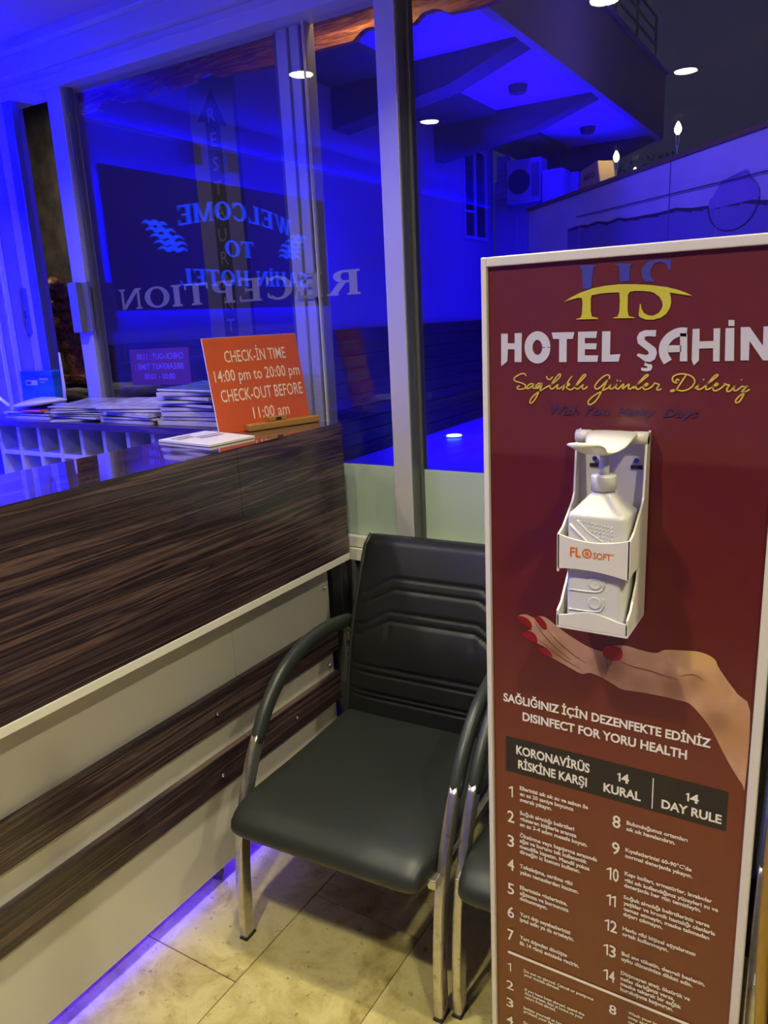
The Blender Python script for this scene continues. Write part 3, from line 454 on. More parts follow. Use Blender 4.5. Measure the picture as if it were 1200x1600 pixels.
# door frame at the left with its lock plate
d2 = empty('door_2', (-2.97, GY, .0), None, None); tag(d2, kind='structure')
box('door_jamb', -2.925, -2.872, GY-.045, GY-.015, .0, 2.473, M['aludark'], d2, bevel=.002)  # darker aluminium puts the shade of the recess into the colour
box('door_jamb', -3.0, -2.925, GY-.03, GY+.0, .0, 2.473, M['alu'], d2, bevel=.002)
lp = box('lock_plate', -2.996, -2.972, GY-.042, GY-.03, 1.60, 1.785, M['aludark'], d2, bevel=.001)
bm = bmesh.new(); disc(bm, (-2.982, GY-.046, 1.69), (0, 1, 0), .006, .005, 12); bx(bm, -2.985, -2.979, GY-.045, GY-.041, 1.665, 1.68); mesh_obj('keyhole', bm, M['rubber'], lp)
# profiled wall strip left of the frame
tp = bmesh.new(); bx(tp, -3.0, -2.985, GY-.12, GY-.10, 0, 2.49); bx(tp, -3.0, -2.99, GY-.17, GY-.155, 0, 2.49); tag(mesh_obj('trim_5', tp, M['alu'], bevel=.001), kind='structure')

# RECEPTION lettering stuck to the outside of the glass
rl = bmesh.new(); serif_text(rl, 'RECEPTION', 0, 1.115, 0, .076, (-1.362, GY+.0205, 1.674), (-1, 0, 0), (0, 0, 1), eps=.00001)
tag(mesh_obj('window_lettering', rl, M['vinyl']), 'grey RECEPTION lettering on the glass, seen in reverse', 'lettering')

# dark red notice fixed behind the glass, its text reversed
nt_ = empty('checkout_notice', (-2.30, GY+.03, 1.39), 'dark red check-out notice behind the glass, its text reversed', 'sign')
NO, NU, NV = (-2.144, GY+.0245, 1.3875), (-1, 0, -.012), (.02, 0, 1)
bm = bmesh.new(); q_ = [Vector(NO)+Vector(NU)*a+Vector(NV)*b for a, b in ((0, 0), (.322, 0), (.322, .138), (0, .138))]
prism(bm, q_, (0, .001, 0), (0, .005, 0)); mesh_obj('notice_board', bm, mat('dark_red_acrylic', (.20, .035, .035), .35), nt_)
bm = bmesh.new()
for s_, cx_, b_, w_ in (('CHECK-OUT : 11:00', .155, .098, .255), ('BREAKFAST TIME :', .165, .060, .265), ('08:00 - 10:00', .165, .022, .17)):
    put_text(bm, s_, cx_-w_/2, cx_+w_/2, b_, .022, NO, NU, NV, bold=.02)
mesh_obj('notice_text', bm, mat('violet_print', (.36, .22, .85), .5), nt_)['kind'] = 'stuff'

# ================================================================ WELCOME sign on the left wall (seen mirrored in the glass)
sg = empty('welcome_sign', (-2.97, .8, 2.0), 'black glass WELCOME sign with blue halo, seen mirrored in the window', 'sign')
SY0, SY1, SZ0, SZ1 = .055, 1.755, 1.684, 2.312
box('sign_panel', -2.932, -2.925, SY0, SY1, SZ0, SZ1, M['darkglass'], sg)
for (y0, y1, z0, z1) in ((SY0+.04, SY1-.04, SZ1-.056, SZ1-.036), (SY0+.04, SY1-.04, SZ0+.036, SZ0+.056), (SY0+.036, SY0+.056, SZ0+.06, SZ1-.055), (SY1-.056, SY1-.036, SZ0+.06, SZ1-.055)):
    box('led_strip', -2.965, -2.953, y0, y1, z0, z1, M['led'], sg)
SO, SU, SV = (-2.9240, 0, 0), (0, 1, 0), (0, 0, 1)
lt = bmesh.new()
serif_text(lt, 'WELCOME', .40, 1.305, 2.087, .093, SO, SU, SV, curve=lambda t: .055*sin(pi*t)-.005)
serif_text(lt, 'TO', .75, .98, 1.950, .085, SO, SU, SV)
serif_text(lt, 'ŞAHİN HOTEL', .27, 1.333, 1.80, .082, SO, SU, SV)
mesh_obj('lit_lettering', lt, M['letterled'], sg)['kind'] = 'stuff'
for cy, sgn in ((1.395, 1), (.39, -1)):
    wv = bmesh.new()
    for k in range(5):
        z = 2.075-.028*k; a0 = -.14+.02*k; a1 = .02+.05*k
        if a1 > .14: a1 = .14
        pts = [(cy+sgn*-(a0+(a1-a0)*i/14), z+.014*abs(sin(pi*i/14*3))) for i in range(15)]
        ribbon(wv, pts, lambda t: .003+.021*sin(pi*min(1, max(0, t))), SO, SU, SV, 3)
    mesh_obj('wave_emblem', wv, M['letterled'], sg)
# LED cove along the left wall
cv = empty('cove_light', (-2.97, .3, 2.5), 'long blue LED cove high on the left wall, mirrored in the glass', 'light')
box('cove_profile', -3.0, -2.972, -3.2, 1.95, 2.495, 2.507, M['alu'], cv)
box('led_strip', -2.982, -2.968, -2.6, 1.95, 2.5072, 2.516, M['coveled'], cv)
for n, (y, z) in enumerate(((1.136, 2.43), (.86, 2.425))):
    bm = bmesh.new(); bx(bm, -3.0, -2.92, y-.045, y+.045, z-.05, z+.05)
    sp = mesh_obj('wall_speaker', bm, M['speaker'], bevel=.006); tag(sp, ('small dark wall box above the WELCOME sign, nearer the glass', 'small dark wall box above the WELCOME sign, farther from the glass')[n], 'speaker')
    bm = bmesh.new(); disc(bm, (-2.92, y, z+.01), (1, 0, 0), .022, .004); mesh_obj('speaker_cone', bm, M['aludark'], sp)

# ceiling downlights
DL = [(-2.18, 1.22), (-.87, 1.20), (-2.15, .08), (-.80, .10), (.52, 1.2), (.52, .1)]
DLAB = ['recessed ceiling spotlight, seen as glow behind the mullion pair', 'recessed ceiling spotlight above the armchair, at the top edge of the window', 'recessed ceiling spotlight mirrored right of the wide post',
        'recessed ceiling spotlight mirrored in the dark sky at right', 'recessed ceiling spotlight right of the poster', 'recessed ceiling spotlight in front of the poster at right']
dl0 = None
for (x, y), lb in zip(DL, DLAB):
    if dl0 is None:
        dl0 = empty('ceiling_spotlight', (x, y, CZ), lb, 'light', 'recessed ceiling spotlights')
        bm = bmesh.new(); lathe(bm, (x, y, CZ), [(.050, -.001), (.066, -.001), (.064, -.007), (.050, -.004)], 28); mesh_obj('trim_ring', bm, M['white'], dl0, True)
        bm = bmesh.new(); disc(bm, (x, y, CZ-.004), (0, 0, 1), .050, .002, 28); mesh_obj('diffuser', bm, M['lamp'], dl0)
    else:
        c = copy_tree(dl0); c.location = (x, y, CZ); c['label'] = lb
    pw = {0: 5.5, 1: 10.5, 2: 5, 3: 15, 4: 12, 5: 15.5}[DL.index((x, y))]
    area('spot_lamp', (x, y, CZ-.012), (0, 0, -1), .09, .09, pw, WARM, 130, 'DISK')

# ================================================================ RECEPTION COUNTER
ct = empty('reception_counter', (-1.5, 1.2, 0), 'reception counter with dark zebra wood front over a white base', 'counter')
XP, XB, YE, YS, YJ = -1.375, -1.46, 1.99, -1.6, 1.50
ZT = 1.285
for y0, y1 in ((YS, YJ-.0008), (YJ+.0008, YE)):
    box('front_panel', XP-.018, XP, y0, y1, .855, ZT-.0015, M['wood'], ct, bevel=.0006)
    box('edge_strip', XP-.018, XP+.002, y0, y1, .833, .8545, M['white_edge'], ct, bevel=.0008)
    box('base_panel', XB-.018, XB, y0, min(y1, 1.975), .06, .86, M['white'], ct, bevel=.0008)
box('underside', XB-.1, XP-.018, YS, YE-.004, .838, .853, M['white'], ct)
box('countertop', -1.69, XP-.0185, YS, YE, ZT-.03, ZT, M['wood_top'], ct, bevel=.0008)
box('top_edge', XP-.0185, XP, YS, YE, ZT-.0012, ZT, M['wood_top'], ct)
box('inner_panel', -1.69, -1.672, YS, YE, .06, ZT-.03, M['white'], ct)
box('end_panel', -1.672, XB-.018, 1.955, 1.975, .06, ZT-.03, M['white'], ct)
for z0, z1 in ((.505, .612), (.32, .422)):
    for y0, y1 in ((YS, YJ-.0008), (YJ+.0008, 1.985)):
        box('wood_slat', XB, XB+.020, y0, y1, z0, z1, M['wood'], ct, bevel=.001)
for n, (y, z, x) in enumerate(((1.385, .556, XB+.02), (1.380, .366, XB+.02), (1.735, .563, XB+.02), (1.727, .371, XB+.02), (1.945, .735, XB), (1.945, .455, XB))):
    bm = bmesh.new(); tube(bm, [(x-.001, y, z), (x+.006, y, z), (x+.010, y, z), (x+.0125, y, z)], [.006, .006, .0055, .002], n=14, side=(0, 1, 0)); mesh_obj('steel_stud', bm, M['polish'], ct, True)
box('led_strip', XB-.06, XB-.05, YS, 1.95, .052, .058, mat('plinth_led', (0, 0, 0), emit=(.05, .015, 1), es=30), ct)
for y in (1.37, .3):
    bm = bmesh.new(); disc(bm, (XB-.045, y, .024), (0, 1, 0), .023, .018, 18); bx(bm, XB-.055, XB-.035, y-.006, y+.024, .03, .06); mesh_obj('caster', bm, M['aludark'], ct)

# rack table with pigeonholes along the glass
rk = empty('pigeonhole_table', (-2.3, 1.9, 0), 'dark topped table with white pigeonholes behind the counter', 'table')
box('table_top', -2.985, -1.692, 1.755, 2.045, 1.262, 1.285, M['wood_x'], rk, bevel=.001)
XS = [-2.872+.1235*k for k in range(10)]
for x in XS: box('divider', x-.009, x+.009, 1.785, 2.04, .25, 1.262, M['rackw'], rk)
for z in (1.155, 1.045, .93, .82, .25): box('shelf', XS[0]+.009, XS[-1]-.009, 1.787, 2.04, z-.008, z+.008, M['rackw'], rk)
box('rack_back', XS[0], XS[-1], 2.03, 2.044, .25, 1.262, M['rackw'], rk)

# ---- magazines
pal = [(.55, .52, .58), (.42, .40, .45), (.10, .16, .34), (.50, .46, .42), (.30, .06, .06), (.62, .60, .62), (.12, .13, .12), (.18, .24, .18), (.55, .30, .16)]
pname = ['pale', 'grey', 'blue', 'cream', 'red', 'white', 'black', 'green', 'tan']
MC = [mat('cover_'+pname[k], c, .25, fn=mottled(tuple(x*.6 for x in c), tuple(min(.8, x*1.3) for x in c), 22, 0)) for k, c in enumerate(pal)]
def magazine(ci, w_, l_, t_, curl):
    bm = bmesh.new(); n = 7; rings = []
    for i in range(n+1):
        u = i/n; x = -w_/2+w_*u; h = curl*(u**2)
        rings.append([(x, -l_/2, h), (x, l_/2, h), (x, l_/2, h+t_), (x, -l_/2, h+t_)])
    loft(bm, rings)
    me = bpy.data.meshes.new('magazine'); bmesh.ops.recalc_face_normals(bm, faces=bm.faces)
    for f in bm.faces: f.material_index = 0 if abs(f.normal.z) > .8 else 1
    bm.to_mesh(me); bm.free(); me.materials.append(MC[ci]); me.materials.append(M['pages']); return me
ORD = ['bottom', 'second', 'third', 'fourth', 'fifth', 'sixth', 'seventh', 'eighth', 'ninth', 'topmost']
def pile(cx, cy, items, z0, where, ang0, spread=.25, jit=.02, grp=None):
    z = z0; n = len(items)
    for k, (ci, t_) in enumerate(items):
        me = magazine(ci, .205, .275, t_, random.choice((0, 0, .004)) if k < n-1 else .010)
        o = bpy.data.objects.new('magazine', me); COL.objects.link(o)
        o.location = (cx+random.uniform(-jit, jit), cy+random.uniform(-jit*.4, jit*.4), z+.0006); o.rotation_euler = (0, 0, ang0+random.uniform(-spread, spread))
        nm = 'topmost' if k == n-1 else ('bottom' if k == 0 else ORD[k]+' from the bottom')
        tag(o, f'{pname[ci]} magazine, {nm} in {where}', 'magazine', grp); z += t_+.0012 + (.002 if k < n-1 else 0)
H = pi/2
pile(-1.845, 1.905, [(5, .014), (0, .009), (5, .016), (1, .010), (2, .008), (7, .008), (3, .010), (5, .011), (2, .006)], 1.2855, 'tall stack left of the orange sign', H, .16, .014, 'magazines in the tall stack')
pile(-2.125, 1.895, [(5, .011), (6, .007), (5, .012), (1, .008), (5, .008)], 1.2855, 'stack left of the tall one', H, .22, .012, 'magazines in the middle stack')
pile(-2.41, 1.90, [(0, .006), (5, .006), (6, .004), (2, .004), (5, .005), (3, .004), (1, .004)], 1.2855, 'loose stack in front of the glass door', H+.2, .35, .015, 'magazines in the loose stack')
pile(-2.70, 1.895, [(5, .012), (6, .006), (3, .004)], 1.2855, 'stack under the white router', H, .15, .010, 'magazines under the router')

# router, its box, orange packet
rt0 = empty('wireless_router', (-2.71, 1.88, 1.323), 'white oval wireless router with two upright antennas', 'router')
bm = bmesh.new()
rings = []
for i in range(15):
    u = i/14; x = -2.83+.26*u; wv_ = max(.02, sin(pi*min(1, u*.93+.05)))**.55; zc = 1.330+.022*u**1.4; th_ = .004+.012*sin(pi*u)**.7
    rings.append([(x, 1.865+.085*wv_*cos(2*pi*k/20), zc+th_*sin(2*pi*k/20)+.008*sin(pi*u)*(1-abs(cos(2*pi*k/20)))) for k in range(20)])
loft(bm, rings); mesh_obj('router_body', bm, M['router'], rt0, True)
bm = bmesh.new(); bx(bm, -2.80, -2.60, 1.84, 1.90, 1.3225, 1.330); mesh_obj('router_foot', bm, M['speaker'], rt0, bevel=.002)
bm = bmesh.new(); tube(bm, [(-2.665, 1.952, 1.34), (-2.665, 1.955, 1.40), (-2.668, 1.958, 1.47), (-2.670, 1.96, 1.525)], [.009, .009, .007, .004], .004, n=10, side=(1, 0, 0)); mesh_obj('antenna', bm, M['router'], rt0, True)
bm = bmesh.new(); tube(bm, [(-2.80, 1.80, 1.335), (-2.83, 1.79, 1.36), (-2.875, 1.775, 1.41), (-2.905, 1.765, 1.44)], [.008, .008, .007, .004], .004, n=10, side=(0, 1, .2)); mesh_obj('antenna', bm, M['router'], rt0, True)
bb = empty('router_box', (-2.92, 2.0, 1.285), 'blue printed cardboard box standing behind the router', 'box')
box('carton', -2.98, -2.772, 1.985, 2.035, 1.3115, 1.452, M['bluebox'], bb, bevel=.002)
box('carton_base', -2.98, -2.772, 1.985, 2.035, 1.2858, 1.3115, M['card'], bb)
bm = bmesh.new(); bx(bm, -2.945, -2.872, 1.9835, 1.985, 1.395, 1.415); lb_ = mesh_obj('printed_label', bm, M['paper'], bb)
bm = bmesh.new(); put_text(bm, 'N300 WiFi', -2.942, -2.876, 1.400, .010, (0, 1.9832, 0), (1, 0, 0), (0, 0, 1), bold=.02); put_text(bm, 'WIRELESS', -2.860, -2.80, 1.418, .006, (0, 1.9845, 0), (1, 0, 0), (0, 0, 1)); put_text(bm, 'ROUTER', -2.855, -2.815, 1.406, .005, (0, 1.9845, 0), (1, 0, 0), (0, 0, 1)); bm.free()
bm = bmesh.new(); bx(bm, -2.940, -2.910, 1.9828, 1.9835, 1.399, 1.411); mesh_obj('printed_mark', bm, M['speaker'], lb_)
bm = bmesh.new()
for k in range(7): bx(bm, -2.855+.008*k, -2.850+.008*k, 1.9838, 1.985, 1.417, 1.424)
for k in range(4): bx(bm, -2.850+.008*k, -2.846+.008*k, 1.9838, 1.985, 1.405, 1.409)
mesh_obj('small_print', bm, M['paper'], bb)['kind'] = 'stuff'
bm = bmesh.new(); bx(bm, -2.72, -2.60, 1.79, 1.83, 1.312, 1.322, Matrix.Translation((0, 0, 0))); tag(mesh_obj('snack_packet', bm, M['orange'], bevel=.004), 'small orange packet lying in front of the router', 'packet')

# ---- orange check-in sign on a wooden foot
so = empty('checkin_sign', (-1.596, 1.674, ZT), 'orange board reading CHECK-IN TIME standing on the counter end', 'sign')
ang, lean, SW, SH = .328, .191, .328, .282
Ud = Vector((sin(ang), cos(ang), 0)); Nb = Vector((-cos(ang), sin(ang), 0)); Vd = Vector((0, 0, cos(lean))) + Nb*sin(lean); Nf = Ud.cross(Vd).normalized()
B0 = Vector((-1.596, 1.674, ZT+.0008))
bm = bmesh.new(); prism(bm, [B0, B0+Ud*SW, B0+Ud*SW+Vd*SH, B0+Vd*SH], -Nf*.004, Nf*0); sb = mesh_obj('sign_board', bm, M['orange'], so)
bm = bmesh.new(); prism(bm, [B0-Ud*.001, B0, B0+Vd*SH, B0-Ud*.001+Vd*SH], -Nf*.004, Nf*.0003); prism(bm, [B0+Vd*SH, B0+Ud*SW+Vd*SH, B0+Ud*SW+Vd*(SH+.001), B0+Vd*(SH+.001)], -Nf*.004, Nf*.0003); mesh_obj('board_edge', bm, M['cream'], so)
bm = bmesh.new(); O = B0+Nf*.0006
for s, cx, b, cap, wd in (('CHECK-İN TIME', .170, .208, .034, .215), ('14:00 pm to 20:00 pm', .168, .152, .034, .300), ('CHECK-OUT BEFORE', .172, .092, .036, .290), ('11:00 am', .190, .033, .034, .130)):
    put_text(bm, s, cx-wd/2, cx+wd/2, b, cap, O, Ud, Vd, bold=.004)
mesh_obj('printed_text', bm, M['cream'], so)['kind'] = 'stuff'
bm = bmesh.new(); O = B0-Nf*.0046+Ud*SW
for s, cx, b, cap, wd in (('CHECK-OUT : 11:00', .165, .19, .034, .27), ('BREAKFAST TIME :', .16, .125, .034, .28), ('08:00 - 10:00', .16, .062, .032, .19)):
    put_text(bm, s, cx-wd/2, cx+wd/2, b, cap, O, -Ud, Vd, bold=.012)
mesh_obj('printed_text', bm, mat('lilac_print', (.50, .40, .75), .5), so)['kind'] = 'stuff'
Nh = -Nb
bm = bmesh.new(); prism(bm, [B0+Ud*.085+Nh*.001, B0+Ud*.34+Nh*.001, B0+Ud*.34+Nh*.034, B0+Ud*.085+Nh*.034], (0, 0, 0), (0, 0, .020)); mesh_obj('wooden_foot', bm, M['ochre'], so, bevel=.003)
bm = bmesh.new(); prism(bm, [B0+Ud*.16+Nh*.002, B0+Ud*.225+Nh*.002, B0+Ud*.225+Nh*.022, B0+Ud*.16+Nh*.022], (0, 0, .0205), (0, 0, .034)); mesh_obj('wooden_clip', bm, M['ochre'], so, bevel=.002)
bm = bmesh.new(); prism(bm, [B0+Ud*.185+Nh*.004, B0+Ud*.205+Nh*.004, B0+Ud*.205+Nh*.023, B0+Ud*.185+Nh*.023], (0, 0, .023), (0, 0, .031)); mesh_obj('clip_slot', bm, M['slot'], so)

# ---- leaflet lying on the counter
lf = empty('leaflet', (-1.58, 1.58, ZT), 'white printed leaflet lying flat on the countertop left of the orange sign', 'leaflet')
c4_ = [(-1.682, 1.515), (-1.672, 1.695), (-1.44, 1.650), (-1.455, 1.483)]
bm = bmesh.new(); prism(bm, [(x, y, ZT+.0008) for x, y in c4_], (0, 0, 0), (0, 0, .0065)); mesh_obj('paper_stack', bm, M['white_edge'], lf, bevel=.0006)
LO = Vector((-1.455, 1.483, ZT+.0078)); LU = (Vector((-1.44, 1.650, 0))-Vector((-1.455, 1.483, 0))); LV = (Vector((-1.682, 1.515, 0))-Vector((-1.455, 1.483, 0)))
bm = bmesh.new(); lrn = random.Random(3)
for row, (a, b, z) in enumerate(((.12, .55, .82), (.12, .48, .70), (.45, .95, .62), (.40, .9, .50))):
    x = a
    while x < b:
        w_ = lrn.uniform(.02, .06); poly(bm, [(x, z), (x+w_, z), (x+w_, z+.05), (x, z+.05)], LO, LU, LV); x += w_+.012
mesh_obj('printed_text', bm, mat('dark_red_print', (.20, .02, .03), .5), lf)['kind'] = 'stuff'

# ================================================================ ARMCHAIRS
def chair(cx, label):
    cxb = cx+.018
    root = empty('armchair', (cx, 1.55, 0), label, 'chair', 'black armchairs in a row along the window')
    # seat: profile lofted across x
    prof = [(.045, .352), (.012, .350), (-.010, .356), (-.022, .372), (-.020, .392), (.000, .414), (.045, .432), (.16, .436), (.30, .428), (.45, .424), (.58, .430), (.60, .415), (.60, .385), (.45, .372), (.25, .360)]
    rings = []; nX = 15
    for i in range(nX):
        u = -1+2*i/(nX-1); x = math.copysign(abs(u)**.9, u)*.268; e = max(0, (abs(u)-.80)/.20); pin = e*e*.010
        yc, zc = .29, .39
        rings.append([(cx+x*(1+(.045 if y < .06 else 0)), 1.225+yc+(y-yc)*(1-pin*1.5/.3*.3)+(.010*e*e if y < .1 else 0), zc+(z-zc)*(1-e**3*.30)) for y, z in prof])
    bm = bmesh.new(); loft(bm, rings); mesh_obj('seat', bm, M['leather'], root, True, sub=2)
    # backrest front surface with stitched bands
    bm = bmesh.new(); NX, NZ = 57, 110; z0b, z1b = .40, .940; half = .276
    def cen(v): return 1.800+.168*v+.030*sin(pi*v)*-1
    def chev(u):
        a = abs(u); return 1.0 if a < .52 else max(0, 1-(a-.52)/.36)
    G = [(.705, 1), (.645, 1), (.532, 1), (.480, 1), (.322, 0), (.283, 0), (.174, 0), (.145, 0)]
    front = []; back = []
    for j in range(NZ+1):
        v = j/NZ; fr_ = []; bk = []
        for i in range(NX+1):
            u = -1+2*i/NX; hw = half*(1-.035*v)
            cr = max(0, v-.93)/.07; hw *= 1-.05*cr*cr
            x = cxb+u*hw
            edge = (1-abs(u)**8)*(1-max(0, (v-.965)/.035)**2*.8)
            d = 0
            for gv, up_ in G:
                gz = gv+(.098*chev(u) if up_ else 0)
                d -= .0105*math.exp(-((v-gz)/.0050)**2)
            # soft puff between the bands
            gz = .480+.098*chev(u)
            if v < gz and v > .322: d += .008*sin(pi*(v-.322)/(gz-.322))*(1-.3*abs(u))
            # pinched corners of the chevron
            for sx in (-.5, .5): d -= .006*math.exp(-((u-sx)/.022)**2)*math.exp(-((v-.53)/.05)**2)
            t_ = .006+.022*edge
            y = cen(v)
            fr_.append((x, y-t_-d*edge, z0b+(z1b-z0b)*v)); bk.append((x, y+.012+.012*edge, z0b+(z1b-z0b)*v))
        front.append(fr_); back.append(bk)
    vf = [[bm.verts.new(p) for p in r] for r in front]; vb = [[bm.verts.new(p) for p in r] for r in back]
    for j in range(NZ):
        for i in range(NX):
            bm.faces.new((vf[j][i], vf[j][i+1], vf[j+1][i+1], vf[j+1][i])); bm.faces.new((vb[j][i+1], vb[j][i], vb[j+1][i], vb[j+1][i+1]))
        bm.faces.new((vf[j][0], vf[j+1][0], vb[j+1][0], vb[j][0])); bm.faces.new((vf[j][NX], vb[j][NX], vb[j+1][NX], vf[j+1][NX]))
    for i in range(NX):
        bm.faces.new((vf[0][i], vb[0][i], vb[0][i+1], vf[0][i+1])); bm.faces.new((vf[NZ][i], vf[NZ][i+1], vb[NZ][i+1], vb[NZ][i]))
    mesh_obj('backrest', bm, M['leather_shaded'], root, True)
    # piping along the edge of the backrest
    bm = bmesh.new(); path = []
    for v in [k/16 for k in range(17)]: path.append((cxb-half*(1-.035*v)*(1-.05*(max(0, v-.93)/.07)**2)-.001, cen(v)+.004, z0b+(z1b-z0b)*v))
    tube(bm, path, .0095, .014, n=10, side=(1, 0, 0)); mesh_obj('piping', bm, M['leather'], root, True)
    bm = bmesh.new(); path = [(2*cxb-p[0], p[1], p[2]) for p in path]; tube(bm, path, .0095, .014, n=10, side=(1, 0, 0)); mesh_obj('piping', bm, M['leather'], root, True)
    # arms
    for sx in (-1, 1):
        X0 = cx+sx*.285
        AP = spline([(X0, 1.266, .0), (X0, 1.270, .15), (X0, 1.290, .31), (X0, 1.330, .43), (X0, 1.378, .52), (X0, 1.440, .602), (X0, 1.52, .662), (X0, 1.62, .695), (X0, 1.72, .702), (X0, 1.80, .694), (X0, 1.88, .678)], 5)
        k = next(i for i, p in enumerate(AP) if p.z > .505)
        bm = bmesh.new(); tube(bm, AP[:k+2]+[], .0115, .0200, n=20, sq=.32, side=(1, 0, 0)); leg = mesh_obj('front_leg', bm, M['chrome'], root, True)
        bm = bmesh.new(); bx(bm, X0-.0125, X0+.0125, 1.245, 1.287, .0, .006); mesh_obj('foot_cap', bm, M['rubber'], leg, bevel=.002)
        n_ = len(AP)-k; bm = bmesh.new(); tube(bm, AP[k:], [.0158 if 0 < i < n_-1 else .014 for i in range(n_)], [.0215 if 0 < i < n_-1 else .018 for i in range(n_)], n=18, sq=.75, side=(1, 0, 0)); mesh_obj('armrest', bm, M['armpad'], root, True)
        bm = bmesh.new(); tube(bm, spline([(X0, 1.87, .674), (X0, 1.905, .64), (X0, 1.905, .5), (X0, 1.90, .2), (X0, 1.915, .0)], 4), .0115, .0195, n=14, sq=.55, side=(1, 0, 0)); mesh_obj('rear_leg', bm, M['chrome'], root, True)
        bm = bmesh.new(); bx(bm, min(X0, X0-sx*.02), max(X0, X0-sx*.02), 1.26, 1.88, .350, .374); mesh_obj('side_rail', bm, M['chrome'], root, bevel=.002)
    for y in (1.30, 1.82): box('cross_rail', cx-.28, cx+.28, y, y+.03, .345, .365, M['aludark'], root)
    return root
ch1 = chair(-.985, 'black leather armchair with chrome legs, fully seen beside the counter')
for k, lb in ((1, 'black leather armchair next to the first one, mostly hidden by the poster'), (2, 'black leather armchair seen as a sliver right of the poster')):
    c = copy_tree(ch1); c.location.x = (-.400, .215)[k-1]; c.location.y = 1.55+.060; c.rotation_euler.z = R(3.0 if k == 1 else 1); c['label'] = lb
ch1.location.x -= .018; ch1.rotation_euler.z = R(3.0)

# ================================================================ POSTER STAND
ps = empty('poster_stand', (PX, PY, 0), 'tall dark red hotel hygiene poster in a white frame', 'poster')
PW, PT = .2, 1.674
bm = bmesh.new(); bx(bm, PX-PW+.004, PX+PW-.004, PY-.002, PY+.003, .06, PT-.004); mesh_obj('poster_panel', bm, M['maroon'], ps)
for (x0, x1, z0, z1) in ((-PW, -PW+.0085, .05, PT), (PW-.0125, PW, .05, PT), (-PW+.0085, PW-.0125, PT-.013, PT), (-PW+.0085, PW-.0125, .05, .065)):
    box('frame_profile', PX+x0, PX+x1, PY-.009, PY+.010, z0, z1, M['frame'], ps, bevel=.0015)
box('stand_base', PX-.2, PX+.2, PY-.12, PY+.12, 0, .015, M['frame'], ps, bevel=.003)
box('stand_post', PX-.02, PX+.02, PY+.011, PY+.04, .015, 1.2, M['alumid'], ps, bevel=.002)
def layer(k): return (PX, PY-.0026-.0004*k, 0)
PU, PV = (1, 0, 0), (0, 0, 1)
bm = bmesh.new(); poly(bm, [(-.171, .93), (-.171, .8665), (.164, .8665), (.164, .93)], layer(0), PU, PV); mesh_obj('printed_band', bm, M['pblack'], ps)
gr = {}
for g_, s, x0, x1, b, cap, bold in P_T: gr.setdefault(g_, []).append((s, x0, x1, b, cap, bold))
for g_, items in gr.items():
    bm = bmesh.new()
    for s, x0, x1, b, cap, bold in items:
        if g_ == 'name': continue
        if s[0] == '1' and (g_ == 'rules' or s == '14') and len(s) < 3:
            w1 = cap*.62; q = .12 if g_ == 'rules' else .19; xr = x0+cap*.42
            poly(bm, [(xr-cap*q, b), (xr, b), (xr, b+cap), (xr-cap*q*.8, b+cap), (xr-cap*.36, b+cap*.80), (xr-cap*.36, b+cap*.70), (xr-cap*q, b+cap*.80)], layer(2), PU, PV)
            s = s[1:]; x0 = xr+cap*.08
            if not s: continue
            if s == '1':
                xr = x1; poly(bm, [(xr-cap*q, b), (xr, b), (xr, b+cap), (xr-cap*q*.8, b+cap), (xr-cap*.36, b+cap*.80), (xr-cap*.36, b+cap*.70), (xr-cap*q, b+cap*.80)], layer(2), PU, PV); continue
        put_text(bm, s, x0, x1, b, cap, layer(2), PU, PV, bold={0: .014, 1: .032, 3: .05}[bold] if g_ != 'wish' else .01, shear=.35 if g_ == 'wish' else 0, res=(2 if g_ in ('rules', 'wish') else 4))
    if g_ == 'name':
        for q in P_NAME: poly(bm, q, layer(2), PU, PV)
        for q, wd in P_NAMER: ribbon(bm, q, wd, layer(2), PU, PV, 5)
    if g_ == 'band': poly(bm, [(.0613, .9222), (.0613, .8705), (.0628, .8705), (.0628, .9222)], layer(2), PU, PV)
    if g_ == 'rules': poly(bm, [(-.170, .5085), (-.170, .5030), (.176, .5030), (.176, .5085)], layer(2), PU, PV)
    o = mesh_obj({'band': 'band_text', 'rules': 'rules_text', 'head': 'heading_text', 'name': 'hotel_name', 'wish': 'faint_slogan'}[g_], bm, M[{'name': 'pname', 'wish': 'pwish'}.get(g_, 'ptext')], ps); o['kind'] = 'stuff'
bm = bmesh.new()
for s in P_SCR: ribbon(bm, s, .0019, layer(2), PU, PV, 6)
mesh_obj('script_slogan', bm, M['pscript'], ps)['kind'] = 'stuff'
bm = bmesh.new(); poly(bm, P_YEL, layer(2), PU, PV); lg = mesh_obj('logo_bridge', bm, M['pyellow'], ps)
for s in P_BLU:
    bm = bmesh.new(); poly(bm, s, layer(1), PU, PV); mesh_obj('logo_letter', bm, M['pblue'], ps)
M['skin'] = mat('print_skin', rough=.4, fn=skin)
bm = bmesh.new(); hp = [(p.x, p.y) for p in spline([(x, y, 0) for x, y in P_HAND], 3, True)]; hp = [(min(x, .187), y) for x, y in hp]
poly(bm, hp, layer(1), PU, PV); hn = mesh_obj('hand_picture', bm, M['skin'], ps); tag(hn, 'printed open hand with red nails')
for s in P_NAILS:
    bm = bmesh.new(); poly(bm, [(p.x, p.y) for p in spline([(x, y, 0) for x, y in s], 3, True)], layer(2), PU, PV); mesh_obj('printed_nail', bm, M['nail'], hn)
bm = bmesh.new()
for s in P_LINES: ribbon(bm, s, lambda t: .0004+.0016*sin(pi*t), layer(2), PU, PV, 4)
mesh_obj('printed_creases', bm, M['crease'], hn)['kind'] = 'stuff'

